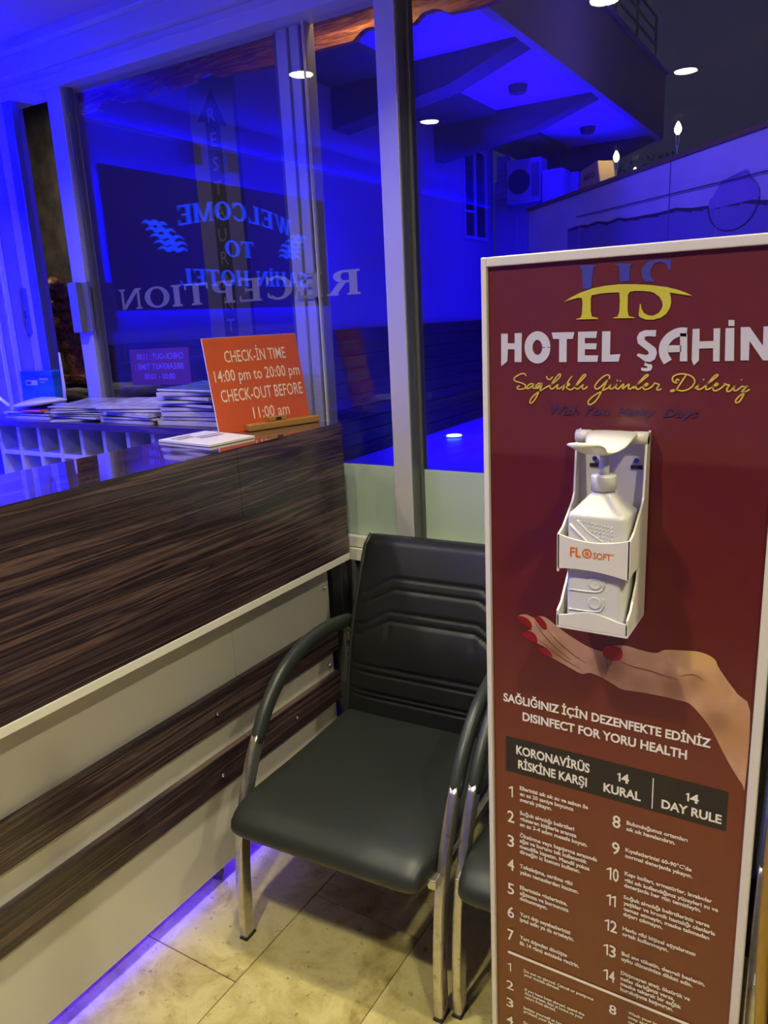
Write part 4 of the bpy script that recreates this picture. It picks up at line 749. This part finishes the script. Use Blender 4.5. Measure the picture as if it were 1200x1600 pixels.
# ---- soap dispenser hanging on the poster
DX0, DX1, DY0, DY1, DZ0 = -.3215, -.2255, .952, 1.0425, 1.180
ds = empty('soap_dispenser', (-.273, 1.04, DZ0), 'white elbow-operated wall holder fixed on the poster', 'dispenser')
XM = (DX0+DX1)/2; HW = (DX1-DX0)/2
bm = bmesh.new()
bx(bm, DX0+.003, DX1-.003, DY1-.003, DY1, DZ0, 1.428)     # back plate
mesh_obj('back_plate', bm, M['plastic'], ds)
for sx in (-1, 1):                                         # side walls that narrow upwards
    x0 = XM+sx*HW; x1 = x0-sx*.0028
    pr = [(DY0, DZ0), (DY0, DZ0+.022), (.968, DZ0+.030), (.996, DZ0+.062), (1.003, DZ0+.080), (.975, DZ0+.082), (DY0, DZ0+.078), (DY0, DZ0+.130), (.972, DZ0+.136), (1.010, DZ0+.162), (1.018, DZ0+.172), (1.026, 1.430), (DY1, 1.438), (DY1, DZ0)]
    bm = bmesh.new(); prism(bm, [(x0, y, z) for y, z in pr], (0, 0, 0), (x1-x0, 0, 0)); mesh_obj('side_wall', bm, M['plastic'], ds)
def strap(z0f, z1f):
    bm = bmesh.new(); n = 18; rings = []
    for i in range(n+1):
        u = -1+2*i/n; x = XM+u*(HW-.0003); y = DY0
        zt = z1f(u); zb = z0f(u); rings.append([(x, y, zb), (x, y+.003, zb), (x, y+.003, zt), (x, y, zt)])
    loft(bm, rings); return mesh_obj('front_band', bm, M['plastic'], ds, bevel=.0008)
strap(lambda u: DZ0+.082-.000*u+.0045*(1-u*u)-.006*(u+1)/2, lambda u: DZ0+.131-.008*(1-u*u))
strap(lambda u: DZ0, lambda u: DZ0+.021+.005*cos(pi*u)*.9)
box('bottom_tray', DX0, DX1, DY0, DY1, DZ0-.003, DZ0, M['plastic'], ds, bevel=.001)
bm = bmesh.new(); OB = (0, DY0-.0005, 0)
put_text(bm, 'FL', XM-.030, XM-.0155, DZ0+.1015, .0125, OB, PU, PV, bold=.02); put_text(bm, 'SOFT', XM+.0005, XM+.024, DZ0+.1015, .0085, OB, PU, PV, bold=.02); put_text(bm, '®', XM+.0245, XM+.028, DZ0+.108, .0030, OB, PU, PV)
n = 20
for k in range(n):
    a, b_ = 2*pi*k/n, 2*pi*(k+1)/n; cx_, cz_ = XM-.0075, DZ0+.1077
    bm.faces.new([bm.verts.new((cx_+r_*cos(t_), OB[1], cz_+r_*sin(t_))) for r_, t_ in ((.0065, a), (.0065, b_), (.0046, b_), (.0046, a))])
poly(bm, [(XM-.0075+.0028*cos(k*pi/5), DZ0+.1077+.0028*sin(k*pi/5)) for k in range(10)], OB, PU, PV)
mesh_obj('printed_brand', bm, M['brandred'], ds)['kind'] = 'stuff'
for x in (DX0+.010, DX1-.010):
    bm = bmesh.new(); tube(bm, [(x-.010, 1.030, 1.430), (x+.010, 1.030, 1.430)], .0085, n=16); mesh_obj('hinge_boss', bm, M['plastic'], ds, True)
for x in (DX0+.024, DX1-.016):
    bm = bmesh.new(); bx(bm, x-.0075, x+.0075, DY1-.005, DY1-.0035, 1.386, 1.391); mesh_obj('screw_slot', bm, M['slot'], ds)
    bm = bmesh.new(); disc(bm, (x, DY1-.007, 1.398), (0, 1, 0), .0035, .002, 12); mesh_obj('screw', bm, M['polish'], ds)
# lever: saddle from the hinge, paddle forward and to the left
bm = bmesh.new(); path = [((XM+.002), 1.030, 1.436), (XM+.002, 1.012, 1.433), (XM+.001, .995, 1.424), (XM-.001, .978, 1.418), (XM-.003, .960, 1.421), (XM-.004, .938, 1.430), (XM-.004, .915, 1.437), (XM-.004, .895, 1.440)]
tube(bm, spline(path, 3), [.033, .033, .033, .032, .031, .029, .027, .024, .021, .018, .0165, .016, .017, .0185, .020, .021, .0215, .021, .020, .018, .014, .008][:22], .0032, n=16, sq=.8, side=(1, .05, 0)); mesh_obj('elbow_lever', bm, M['plastic'], ds, True)

bt = empty('soap_bottle', (-.273, 1.0, DZ0), 'white square pump bottle standing in the dispenser', 'bottle')
def rrect(cx_, cy_, z, a, b, r, n=5):
    out = []
    for qx, qy, a0 in ((1, 1, 0), (-1, 1, 90), (-1, -1, 180), (1, -1, 270)):
        for k in range(n): t_ = R(a0+90*k/(n-1)); out.append((cx_+qx*(a-r)+r*cos(t_), cy_+qy*(b-r)+r*sin(t_), z))
    return out
bm = bmesh.new(); cyb = .996; a_, b_ = .0385, .034
loft(bm, [rrect(XM, cyb, z, a, b, r) for z, a, b, r in ((DZ0+.001, a_-.004, b_-.004, .006), (DZ0+.004, a_-.001, b_-.001, .008), (DZ0+.010, a_, b_, .009), (DZ0+.012, a_, b_, .009), (DZ0+.151, a_, b_, .009), (DZ0+.153, a_, b_, .009), (DZ0+.1565, a_-.0012, b_-.0012, .009), (DZ0+.1585, a_-.0035, b_-.003, .009), (DZ0+.160, a_-.0055, b_-.005, .009), (DZ0+.178, .0175, .016, .010), (DZ0+.180, .0155, .015, .0125), (DZ0+.182, .0145, .0145, .0130), (DZ0+.186, .0135, .0135, .0130))])
bo = mesh_obj('bottle_body', bm, M['bottlep'], bt, True)
bm = bmesh.new(); yf = cyb-b_
for r_ in range(5):
    for c_ in range(9):
        if c_ < r_*1.5: continue
        x = XM-.020+.0052*c_; z = DZ0+.148-.0052*r_-.0012*c_*.6
        lathe(bm, (x, yf, z), [(.0001, -.0014), (.0014, -.0006), (.0014, .0006), (.0001, .0014)], 6)
mesh_obj('grip_dots', bm, M['bottlep'], bo, True)['kind'] = 'stuff'
bm = bmesh.new()
tube(bm, [(XM-.024, yf, DZ0+.149), (XM-.010, yf, DZ0+.134), (XM+.010, yf, DZ0+.122), (XM+.024, yf, DZ0+.115)], .0013, n=8)
tube(bm, [(XM-.034, yf, DZ0+.143), (XM-.012, yf, DZ0+.122), (XM+.008, yf, DZ0+.106)], .0032, .0016, n=8)
for z in (DZ0+.064, DZ0+.036):
    tube(bm, spline([(XM-.034, yf, z-.013), (XM+.002, yf, z-.012), (XM+.012, yf, z-.006), (XM+.014, yf, z+.002), (XM+.012, yf, z+.008)], 3), .0014, n=8)
mesh_obj('moulded_ridges', bm, M['bottlep'], bo, True)['kind'] = 'stuff'
for z in (DZ0+.064, DZ0+.036):
    bm = bmesh.new(); rr = [[(XM+.001+r_*cos(2*pi*k/18), yf-h_, z+r_*sin(2*pi*k/18)) for k in range(18)] for r_, h_ in ((.0095, -.001), (.0085, .0012), (.0070, .0010), (.0040, -.0000), (.0005, -.0004))]; loft(bm, rr); mesh_obj('thumb_dimple', bm, M['bottlep'], bo, True)
pm = bmesh.new(); lathe(pm, (XM, cyb, DZ0), [(.014, .184), (.0165, .185), (.0165, .203), (.0155, .205), (.006, .206)], 28); mesh_obj('pump_collar', pm, M['bottlep'], bt, True)
pm = bmesh.new(); lathe(pm, (XM, cyb, DZ0), [(.0070, .205), (.0070, .218), (.0055, .221), (.0055, .231)], 18); mesh_obj('pump_stem', pm, M['bottlep'], bt, True)

# brass rail beside the poster, cut by the frame edge
bm = bmesh.new(); PTS = [(-.006, .80, 1.16), (-.028, .80, 1.10), (-.033, .80, 1.02), (-.032, .80, .90), (-.028, .80, .78), (-.026, .80, .5), (-.026, .80, .3), (-.026, .80, .005)]
tube(bm, spline(PTS, 4), .0065, n=12); lathe(bm, (-.026, .80, 0), [(.07, 0), (.07, .006), (.02, .012), (.007, .02)], 20); bx(bm, -.018, .16, .797, .803, .25, 1.00); tube(bm, [(.166, .80, .24), (.166, .80, 1.01)], .006, n=10)
tag(mesh_obj('brass_stand', bm, M['brass'], None, True), 'thin brass edged stand cut off at the lower right', 'stand')

# ================================================================ OUTDOORS
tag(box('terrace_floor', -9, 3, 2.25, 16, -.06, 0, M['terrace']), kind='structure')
bl = empty('recessed_ground_light', (-4.55, 9.22, 0), 'small bright round lamp set in the blue terrace floor', 'light')
bm = bmesh.new(); disc(bm, (-4.55, 9.22, .001), (0, 0, 1), .13, .01, 20); mesh_obj('lamp_ring', bm, M['alu'], bl)
bm = bmesh.new(); disc(bm, (-4.55, 9.22, .0115), (0, 0, 1), .10, .01, 20); mesh_obj('lamp_lens', bm, mat('ground_lamp', (1, 1, 1), emit=(.25, .8, 1), es=6), bl)
# facade along X = -5
fc = empty('hotel_facade', (-5, 7, 0), 'blue lit hotel wing with dark wood cladding below', 'building')
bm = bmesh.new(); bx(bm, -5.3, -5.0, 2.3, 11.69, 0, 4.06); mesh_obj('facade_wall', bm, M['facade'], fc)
for k in range(10):
    o = box('cladding_board', -5.0, -4.97+(k % 2)*.004, 2.3, 11.69, .004+.149*k, .147+.149*k, M['clad'], fc, bevel=.003)
tag(box('rear_wall', -4.99, -3.68, 11.70, 11.95, 0, 3.5, M['facade']), 'blue rear wall carrying the air conditioner under the balcony', 'wall')
tag(box('porch_pillar', -4.10, -3.80, 11.35, 11.68, 0, 3.52, M['facade'], bevel=.01), 'square pale pillar right of the air conditioner under the balcony', 'pillar')
wn = box('window_frame', -5.0, -4.965, 10.58, 10.62, 2.64, 3.89, M['soffit'], fc)
for (y0, y1, z0, z1) in ((11.33, 11.38, 2.64, 3.89), (10.62, 11.33, 3.85, 3.89), (10.62, 11.33, 2.64, 2.68), (10.93, 10.98, 2.68, 3.85), (10.62, 10.93, 3.0, 3.03)):
    box('window_bar', -5.0, -4.96, y0, y1, z0, z1, M['soffit'], wn)
for y0, y1 in ((10.62, 10.93), (10.98, 11.33)): box('window_pane', -4.999, -4.985, y0, y1, 2.68, 3.85, M['darkglass'], wn)
ac = empty('air_conditioner', (-4.45, 11.5, 3.1), 'outdoor air conditioner unit on the blue back wall', 'air conditioner')
box('casing', -4.66, -4.14, 11.40, 11.69, 3.12, 3.72, M['facade'], ac, bevel=.01)
bm = bmesh.new(); disc(bm, (-4.47, 11.39, 3.42), (0, 1, 0), .17, .012, 24); mesh_obj('fan_grille', bm, M['speaker'], ac)
for k in range(6): box('vent_slat', -4.27+.02*k, -4.262+.02*k, 11.393, 11.40, 3.2, 3.65, M['aludark'], ac)
sh = empty('louvre_shutter', (-4.8, 11.6, 3.1), 'narrow louvred shutter left of the air conditioner', 'shutter')
box('shutter_frame', -4.93, -4.72, 11.66, 11.69, 3.05, 3.85, M['facade'], sh)
for k in range(9): box('slat', -4.91, -4.74, 11.64, 11.66, 3.09+.083*k, 3.14+.083*k, M['fascia'], sh)
# canopy with coffers
cn = empty('canopy', (-4, 9, 4), 'blue lit overhanging balcony slab with coffered underside', 'canopy')
ZS = 4.0
box('soffit_panel', -4.12, -2.89, 5.2, 7.40, ZS+.02, ZS+.06, M['soffit'], cn); box('soffit_panel', -4.12, -2.89, 7.70, 9.75, ZS+.02, ZS+.06, M['soffit'], cn); box('soffit_panel', -4.12, -2.89, 10.0, 12.8, ZS+.02, ZS+.06, M['soffit'], cn)
for y0, y1 in ((4.9, 5.2), (7.40, 7.72), (9.75, 10.0), (12.7, 13.0)):
    bm = bmesh.new(); prism(bm, [(-2.89, y0, ZS+.06), (-2.89, y0, ZS-.01), (-3.64, y0, ZS-.26), (-4.995, y0, ZS-.45), (-4.995, y0, ZS+.06)], (0, 0, 0), (0, y1-y0, 0)); mesh_obj('haunched_beam', bm, M['beam'], cn)
box('edge_beam', -4.995, -4.12, 4.9, 13.0, ZS-.04, ZS+.06, M['beam'], cn)
bm = bmesh.new(); bx(bm, -2.89, -2.80, 4.9, 13.0, ZS-.02, 4.86); mesh_obj('fascia', bm, M['fascia'], cn)
box('slab', -4.995, -2.89, 4.9, 13.0, 4.062, 4.3, M['fascia'], cn)
box('fascia_cap', -2.91, -2.76, 4.9, 13.0, 4.862, 4.90, M['facade'], cn)
for k, (x, y) in enumerate(((-3.5, 8.9), (-3.5, 11.5))):
    bm = bmesh.new(); lathe(bm, (x, y, ZS-.03), [(.02, -.03), (.09, -.03), (.11, .048)], 16); mesh_obj('soffit_lamp', bm, M['speaker'], cn)
rl_ = empty('balcony_railing', (-2.85, 9, 4.9), 'thin metal railing on top of the blue balcony', 'railing')
for z in (5.15, 5.32, 5.5):
    bm = bmesh.new(); tube(bm, [(-2.85, 5, z), (-2.85, 12.6, z)], .018, n=8); mesh_obj('rail', bm, M['alumid'], rl_)
for k in range(8):
    bm = bmesh.new(); y = 5.1+1.06*k; tube(bm, [(-2.85, y, 4.9), (-2.85, y, 5.5)], .018, n=8); mesh_obj('baluster', bm, M['alumid'], rl_)
# scalloped wooden valance
vl = empty('wooden_valance', (-1.5, 2.35, 2.5), 'orange brown wooden valance with scalloped lower edge outside the window', 'valance')
pts = [(-3.0, 2.66)]; x = -3.0
pat = [(0, .0), (.20, .0), (.222, .014), (.245, .024), (.268, .026), (.290, .018), (.315, .0), (.36, -.001), (.385, .018)]
low = []
key = [(-1.90, 2.464), (-1.80, 2.461), (-1.775, 2.478), (-1.75, 2.492), (-1.72, 2.497), (-1.692, 2.495), (-1.679, 2.488), (-1.645, 2.470), (-1.487, 2.470), (-1.466, 2.484), (-1.45, 2.492), (-1.432, 2.4955), (-1.409, 2.493), (-1.385, 2.480), (-1.37, 2.472), (-1.262, 2.474), (-1.245, 2.486), (-1.232, 2.494), (-1.195, 2.497), (-1.17, 2.490), (-1.145, 2.475), (-1.075, 2.471), (-.96, 2.474)]
low = [(x-.94, z) for x, z in key[:-1]] + key + [(x+.94, z) for x, z in key[1:]] + [(x+1.88, z) for x, z in key[1:]]
low = sorted(set([p for p in low if -2.98 < p[0] < 1.6]))
bm = bmesh.new(); top = [(low[-1][0], 2.70), (low[0][0], 2.70)]
vs0 = []; n = len(low)
rings = [[(x, 2.35, z), (x, 2.375, z), (x, 2.375, 2.68), (x, 2.35, 2.68)] for x, z in low]; loft(bm, rings); mesh_obj('valance_board', bm, M['valance'], vl)
box('valance_batten', -2.98, 1.6, 2.33, 2.349, 2.545, 2.57, M['ledge'], vl)
tag(box('trim_6', -3.1, 2.5, 2.16, 2.9, 2.69, 2.75, M['ceil']), kind='structure')
l = area('porch_lamp', (-1.42, 2.255, 2.685), (0, .35, -1), .05, .05, 2.6, (1, .72, .33), 170, 'DISK')

# RESTAURANT sign
rs = empty('restaurant_sign', (-3.16, 3.5, 0), 'tall pale board with an upward arrow and RESTAURANT lettering', 'sign')
bm = bmesh.new(); topc = [(-3.32, 2.90), (-3.305, 2.925), (-3.27, 2.935), (-3.235, 2.925), (-3.20, 2.905), (-3.00, 2.925)]
prism(bm, [(x, 3.5, z) for x, z in [(-3.32, 1.45)]+topc+[(-3.00, 1.45)]], (0, 0, 0), (0, .03, 0)); mesh_obj('sign_board', bm, M['boardgrey'], rs)
box('sign_post', -3.19, -3.13, 3.5, 3.54, 0, 1.45, M['aludark'], rs)
bm = bmesh.new(); poly(bm, [(-3.21, 1.5), (-3.105, 1.5), (-3.105, 2.66), (-3.055, 2.645), (-3.15, 2.85), (-3.265, 2.70), (-3.21, 2.69)], (0, 3.4985, 0), PU, PV); mesh_obj('arrow', bm, M['boarddark'], rs)
bm = bmesh.new()
for k, chh in enumerate('RESTAURANT'): centered(bm, chh, -3.158, 2.685-.125*k, .070, (0, 3.497, 0), PU, PV, bold=.01)
mesh_obj('sign_lettering', bm, M['boardtext'], rs)['kind'] = 'stuff'

# stone pillar, ledge and statue left
def rough(bm, amt, seed):
    rr = random.Random(seed)
    for v in bm.verts: v.co += Vector((rr.uniform(-amt, amt), rr.uniform(-amt, amt), rr.uniform(-amt, amt)))
bm = bmesh.new(); bmesh.ops.create_cube(bm, size=1); bmesh.ops.subdivide_edges(bm, edges=bm.edges[:], cuts=9, use_grid_fill=True)
for v in bm.verts: v.co = Vector((-4.345+v.co.x*.95, 3.09+v.co.y*.15, 1.55+v.co.z*3.1))
rough(bm, .018, 2); tag(mesh_obj('stone_pillar', bm, M['concrete'], smooth=True), 'rough dark stone pillar outside the open glass door', 'pillar')
lw = empty('stone_ledge', (-3.8, 2.8, 0), 'low rough stone wall with a slab top under the statue', 'wall')
for k, (x0, x1, z0, z1, m) in enumerate(((-4.30, -3.62, 1.262, 1.318, 'ledge'), (-3.60, -3.24, 1.255, 1.312, 'ledge'), (-4.28, -3.92, .98, 1.258, 'ledge'), (-3.90, -3.60, .98, 1.258, 'ledge'), (-3.58, -3.30, .98, 1.25, 'ledge'), (-4.28, -3.85, .70, .975, 'ledge'), (-3.83, -3.30, .70, .975, 'ledge'), (-4.28, -3.30, 0, .69, 'ledge'))):
    bm = bmesh.new(); bmesh.ops.create_cube(bm, size=1); bmesh.ops.subdivide_edges(bm, edges=bm.edges[:], cuts=4, use_grid_fill=True)
    for v in bm.verts: v.co = Vector(((x0+x1)/2+v.co.x*(x1-x0), 2.78+v.co.y*(.40 if k < 2 else .34), (z0+z1)/2+v.co.z*(z1-z0)))
    rough(bm, .006, k); mesh_obj('stone_slab' if k < 2 else 'stone_block', bm, M[m], lw, True)
st = empty('eagle_statue', (-3.65, 2.78, 1.318), 'brown carved eagle statue with dark spread wing on the stone ledge', 'statue')
bm = bmesh.new(); tube(bm, spline([(-3.60, 2.75, 1.345), (-3.61, 2.75, 1.42), (-3.63, 2.75, 1.52), (-3.65, 2.74, 1.62), (-3.64, 2.72, 1.72), (-3.61, 2.69, 1.79)], 4), [.045]*4+[.05]*4+[.065]*4+[.085]*4+[.075]*4+[.04], n=14); mesh_obj('body', bm, M['statue'], st, True)
bm = bmesh.new(); tube(bm, spline([(-3.62, 2.71, 1.76), (-3.59, 2.67, 1.83), (-3.57, 2.63, 1.84), (-3.555, 2.59, 1.80)], 4), [.045, .05, .052, .05, .048, .045, .040, .034, .028, .022, .014, .008, .004], n=12); mesh_obj('head', bm, M['statue'], st, True)
for sx in (-1, 1):
    wg = bmesh.new()
    for k in range(9):
        a = -.2+.16*k; L_ = .30-.012*k
        p0 = Vector((-3.66+sx*.03, 2.76, 1.76-.022*k)); p1 = p0+Vector((sx*L_*cos(a)*(.9 if sx < 0 else .28), .01*k, -L_*sin(a)))
        tube(wg, [p0, p0.lerp(p1, .5)+Vector((0, 0, .02)), p1], [.018, .022, .004], .005, n=8)
    mesh_obj('wing', wg, M['feather'], st, True)
bm = bmesh.new(); tube(bm, [(-3.80, 2.78, 1.321), (-3.80, 2.78, 1.36)], .01, n=6); bm.free()
bm = bmesh.new(); bmesh.ops.create_cube(bm, size=1); bmesh.ops.subdivide_edges(bm, edges=bm.edges[:], cuts=5, use_grid_fill=True)
for v in bm.verts: v.co = Vector((-3.63+v.co.x*.34, 2.75+v.co.y*.16, 1.356+v.co.z*.045))
rough(bm, .006, 9); mesh_obj('rock_base', bm, M['statue'], st, True)

# garden wall (diagonal) with coping, mural, torches, carton, plants
A0 = Vector((-2.377, 7.266, 0)); dd = Vector((.6934, -.7203, 0)).normalized(); nn = Vector((dd.y, -dd.x, 0))   # nn points to the viewer
def gw(s, h, off=0): return A0+dd*s+nn*off+Vector((0, 0, h))
gw0 = empty('garden_wall', tuple(A0), 'violet lit garden wall with bronze coping and a painted ridge and painted-in reflection', 'wall')
bm = bmesh.new(); prism(bm, [gw(-.9, 0), gw(5.5, 0), gw(5.5, 2.57), gw(-.9, 2.57)], (0, 0, 0), -nn*.2); mesh_obj('wall_body', bm, M['garden'], gw0)
bm = bmesh.new(); prism(bm, [gw(-.9, 2.571, .02), gw(5.5, 2.571, .02), gw(5.5, 2.60, .02), gw(-.9, 2.60, .02)], (0, 0, 0), -nn*.24); mesh_obj('coping', bm, M['coping'], gw0)
pr = [(.0, 2.296), (.22, 2.306), (.4, 2.29), (.55, 2.30), (.75, 2.272), (.9, 2.285), (1.05, 2.262), (1.23, 2.255), (1.5, 2.245), (1.7, 2.25), (1.9, 2.222), (2.03, 2.215), (2.2, 2.205), (2.4, 2.20), (2.65, 2.165), (3.2, 2.15), (5.5, 2.1)]
bm = bmesh.new()
for (s0, h0), (s1, h1) in zip(pr, pr[1:]): bm.faces.new([bm.verts.new(gw(s, h, .003)) for s, h in ((s0, h0), (s1, h1), (s1, h1-.030), (s0, h0-.018))])
mesh_obj('mural_ridge', bm, M['muraldark'], gw0)
bm = bmesh.new()
for (s0, h0), (s1, h1) in zip(pr, pr[1:]): bm.faces.new([bm.verts.new(gw(s, h, .002)) for s, h in ((s0, h0-.018), (s1, h1-.03), (s1, 1.6), (s0, 1.6))])
mesh_obj('mural_sea', bm, M['mural'], gw0)
# reflection of a round cityscape picture, painted onto the wall
bm = bmesh.new(); cs, chh = 2.33, 2.185
rim = []
for k in range(33):
    a = pi+pi*k/32; rim.append((cs+.25*cos(a), chh+.01+.17*sin(a)))
for a0, a1 in zip(rim, rim[1:]): bm.faces.new([bm.verts.new(gw(s, h, .006)) for s, h in (a0, a1, (cs+(a1[0]-cs)*.96, chh+(a1[1]-chh)*.95), (cs+(a0[0]-cs)*.96, chh+(a0[1]-chh)*.95))])
sky = [(-.245, .0), (-.24, .06), (-.20, .075), (-.17, .10), (-.13, .11), (-.12, .16), (-.06, .165), (.0, .158), (.05, .17), (.10, .185), (.13, .18), (.15, .13), (.19, .10), (.22, .09), (.245, .05), (.25, .0)]
mesh_obj('reflected_ring', bm, M['muraldark'], gw0)
bm = bmesh.new(); f = bm.faces.new([bm.verts.new(gw(cs+a, chh+b, .005)) for a, b in sky]); bmesh.ops.triangulate(bm, faces=[f]); mesh_obj('reflected_skyline', bm, mat('reflection_violet', (.28, .18, .52), .6), gw0)
bm = bmesh.new(); tube(bm, [gw(.2, 2.38, .02), gw(5.5, 2.26, .02)], .004, n=6); mesh_obj('wall_wire', bm, M['muraldark'], gw0)
bm = bmesh.new(); prism(bm, [gw(1.62, 2.57, .004), gw(1.625, 2.57, .004), gw(1.625, 1.6, .004), gw(1.62, 1.6, .004)], (0, 0, 0), nn*.003); mesh_obj('panel_joint', bm, M['mural'], gw0)
for n, (s, h, lb) in enumerate(((.63, .15, 'small garden torch with yellow flame near the carton'), (1.50, .17, 'tall garden torch with yellow flame standing on the wall coping'), (.93, .02, 'low yellow flame lamp glowing just behind the coping'))):
    p = gw(s, 2.6, -.12); t0 = empty('garden_torch', tuple(p), lb, 'torch', 'garden torches on the wall')
    if n < 2:
        bm = bmesh.new(); tube(bm, [p, p+Vector((0, 0, h*.55))], .006, n=8)
        for q in (-.007, .007): tube(bm, [p+Vector((q, 0, h*.5)), p+Vector((q*1.8, 0, h))], .0022, n=6)
        mesh_obj('stem', bm, M['alumid'], t0)
    bm = bmesh.new(); r_ = .024 if n < 2 else .015; lathe(bm, tuple(p+Vector((0, 0, h))), [(.010, 0), (r_, .02), (r_*1.05, .042), (r_*.6, .068), (.003, .085)] if n < 2 else [(.010, 0), (r_, .012), (r_*.5, .03), (.003, .035)], 12); mesh_obj('flame', bm, M['flame'], t0, True)
    pl = bpy.data.lights.new('torch_lamp', 'POINT'); pl.energy = 2.5 if n < 2 else 1.2; pl.color = (1, .75, .3); pl.shadow_soft_size = .03; po = bpy.data.objects.new('torch_lamp', pl); COL.objects.link(po); po.location = p+Vector((0, 0, h+.11))
cb = empty('cardboard_carton', tuple(gw(.35, 2.6, -.2)), 'light brown cardboard carton on the garden wall beside the torch', 'box')
bm = bmesh.new(); prism(bm, [gw(.10, 2.601, -.05), gw(.50, 2.601, -.05), gw(.44, 2.80, -.05), gw(.14, 2.77, -.05)], (0, 0, 0), -nn*.15); mesh_obj('carton_body', bm, M['card'], cb, bevel=.01)
bm = bmesh.new(); put_text(bm, 'BEKO', .20, .40, 0, .045, gw(0, 2.675, -.048), dd, (0, 0, 1), bold=.03); mesh_obj('carton_print', bm, M['speaker'], cb)['kind'] = 'stuff'
ph = bmesh.new(); lr = random.Random(5)
for k in range(260):
    s = lr.uniform(-.5, 1.3); p = gw(s, 2.6, -.45+lr.uniform(-.1, .1)); p.z += lr.uniform(0, .20)*(.5+.5*cos((s-.3)*1.5)); q = Vector((lr.uniform(-1, 1), lr.uniform(-1, 1), lr.uniform(-.3, 1))).normalized()*.05; r_ = q.orthogonal().normalized()*.012
    ph.faces.new([ph.verts.new(x) for x in (p, p+q*.5+r_, p+q, p+q*.5-r_)])
tag(mesh_obj('planter_foliage', ph, M['foliage']), 'dark leafy plants behind the carton on the garden wall', 'plant', kind='stuff')

# framed pictures on the back wall of the room, mirrored in the glass
for x0, x1, z0, z1, lb in ((-3.0+.02, -2.87, 1.9, 2.5, 'small tall framed picture in the far corner, mirrored in the glass'), (-2.80, -2.34, 2.06, 2.52, 'wide framed group photograph mirrored above the poster'), (-1.16, -.72, 2.08, 2.60, 'framed round view picture mirrored above the poster at right')):
    pc = empty('framed_picture', ((x0+x1)/2, -3.29, z0), lb, 'picture', 'framed pictures on the back wall')
    box('picture_print', x0+.02, x1-.02, -3.288, -3.282, z0+.02, z1-.02, M['pic'], pc)
    for a, b, c_, d in ((x0, x0+.02, z0, z1), (x1-.02, x1, z0, z1), (x0+.02, x1-.02, z1-.02, z1), (x0+.02, x1-.02, z0, z0+.02)): box('frame_side', a, b, -3.298, -3.275, c_, d, M['white'], pc)
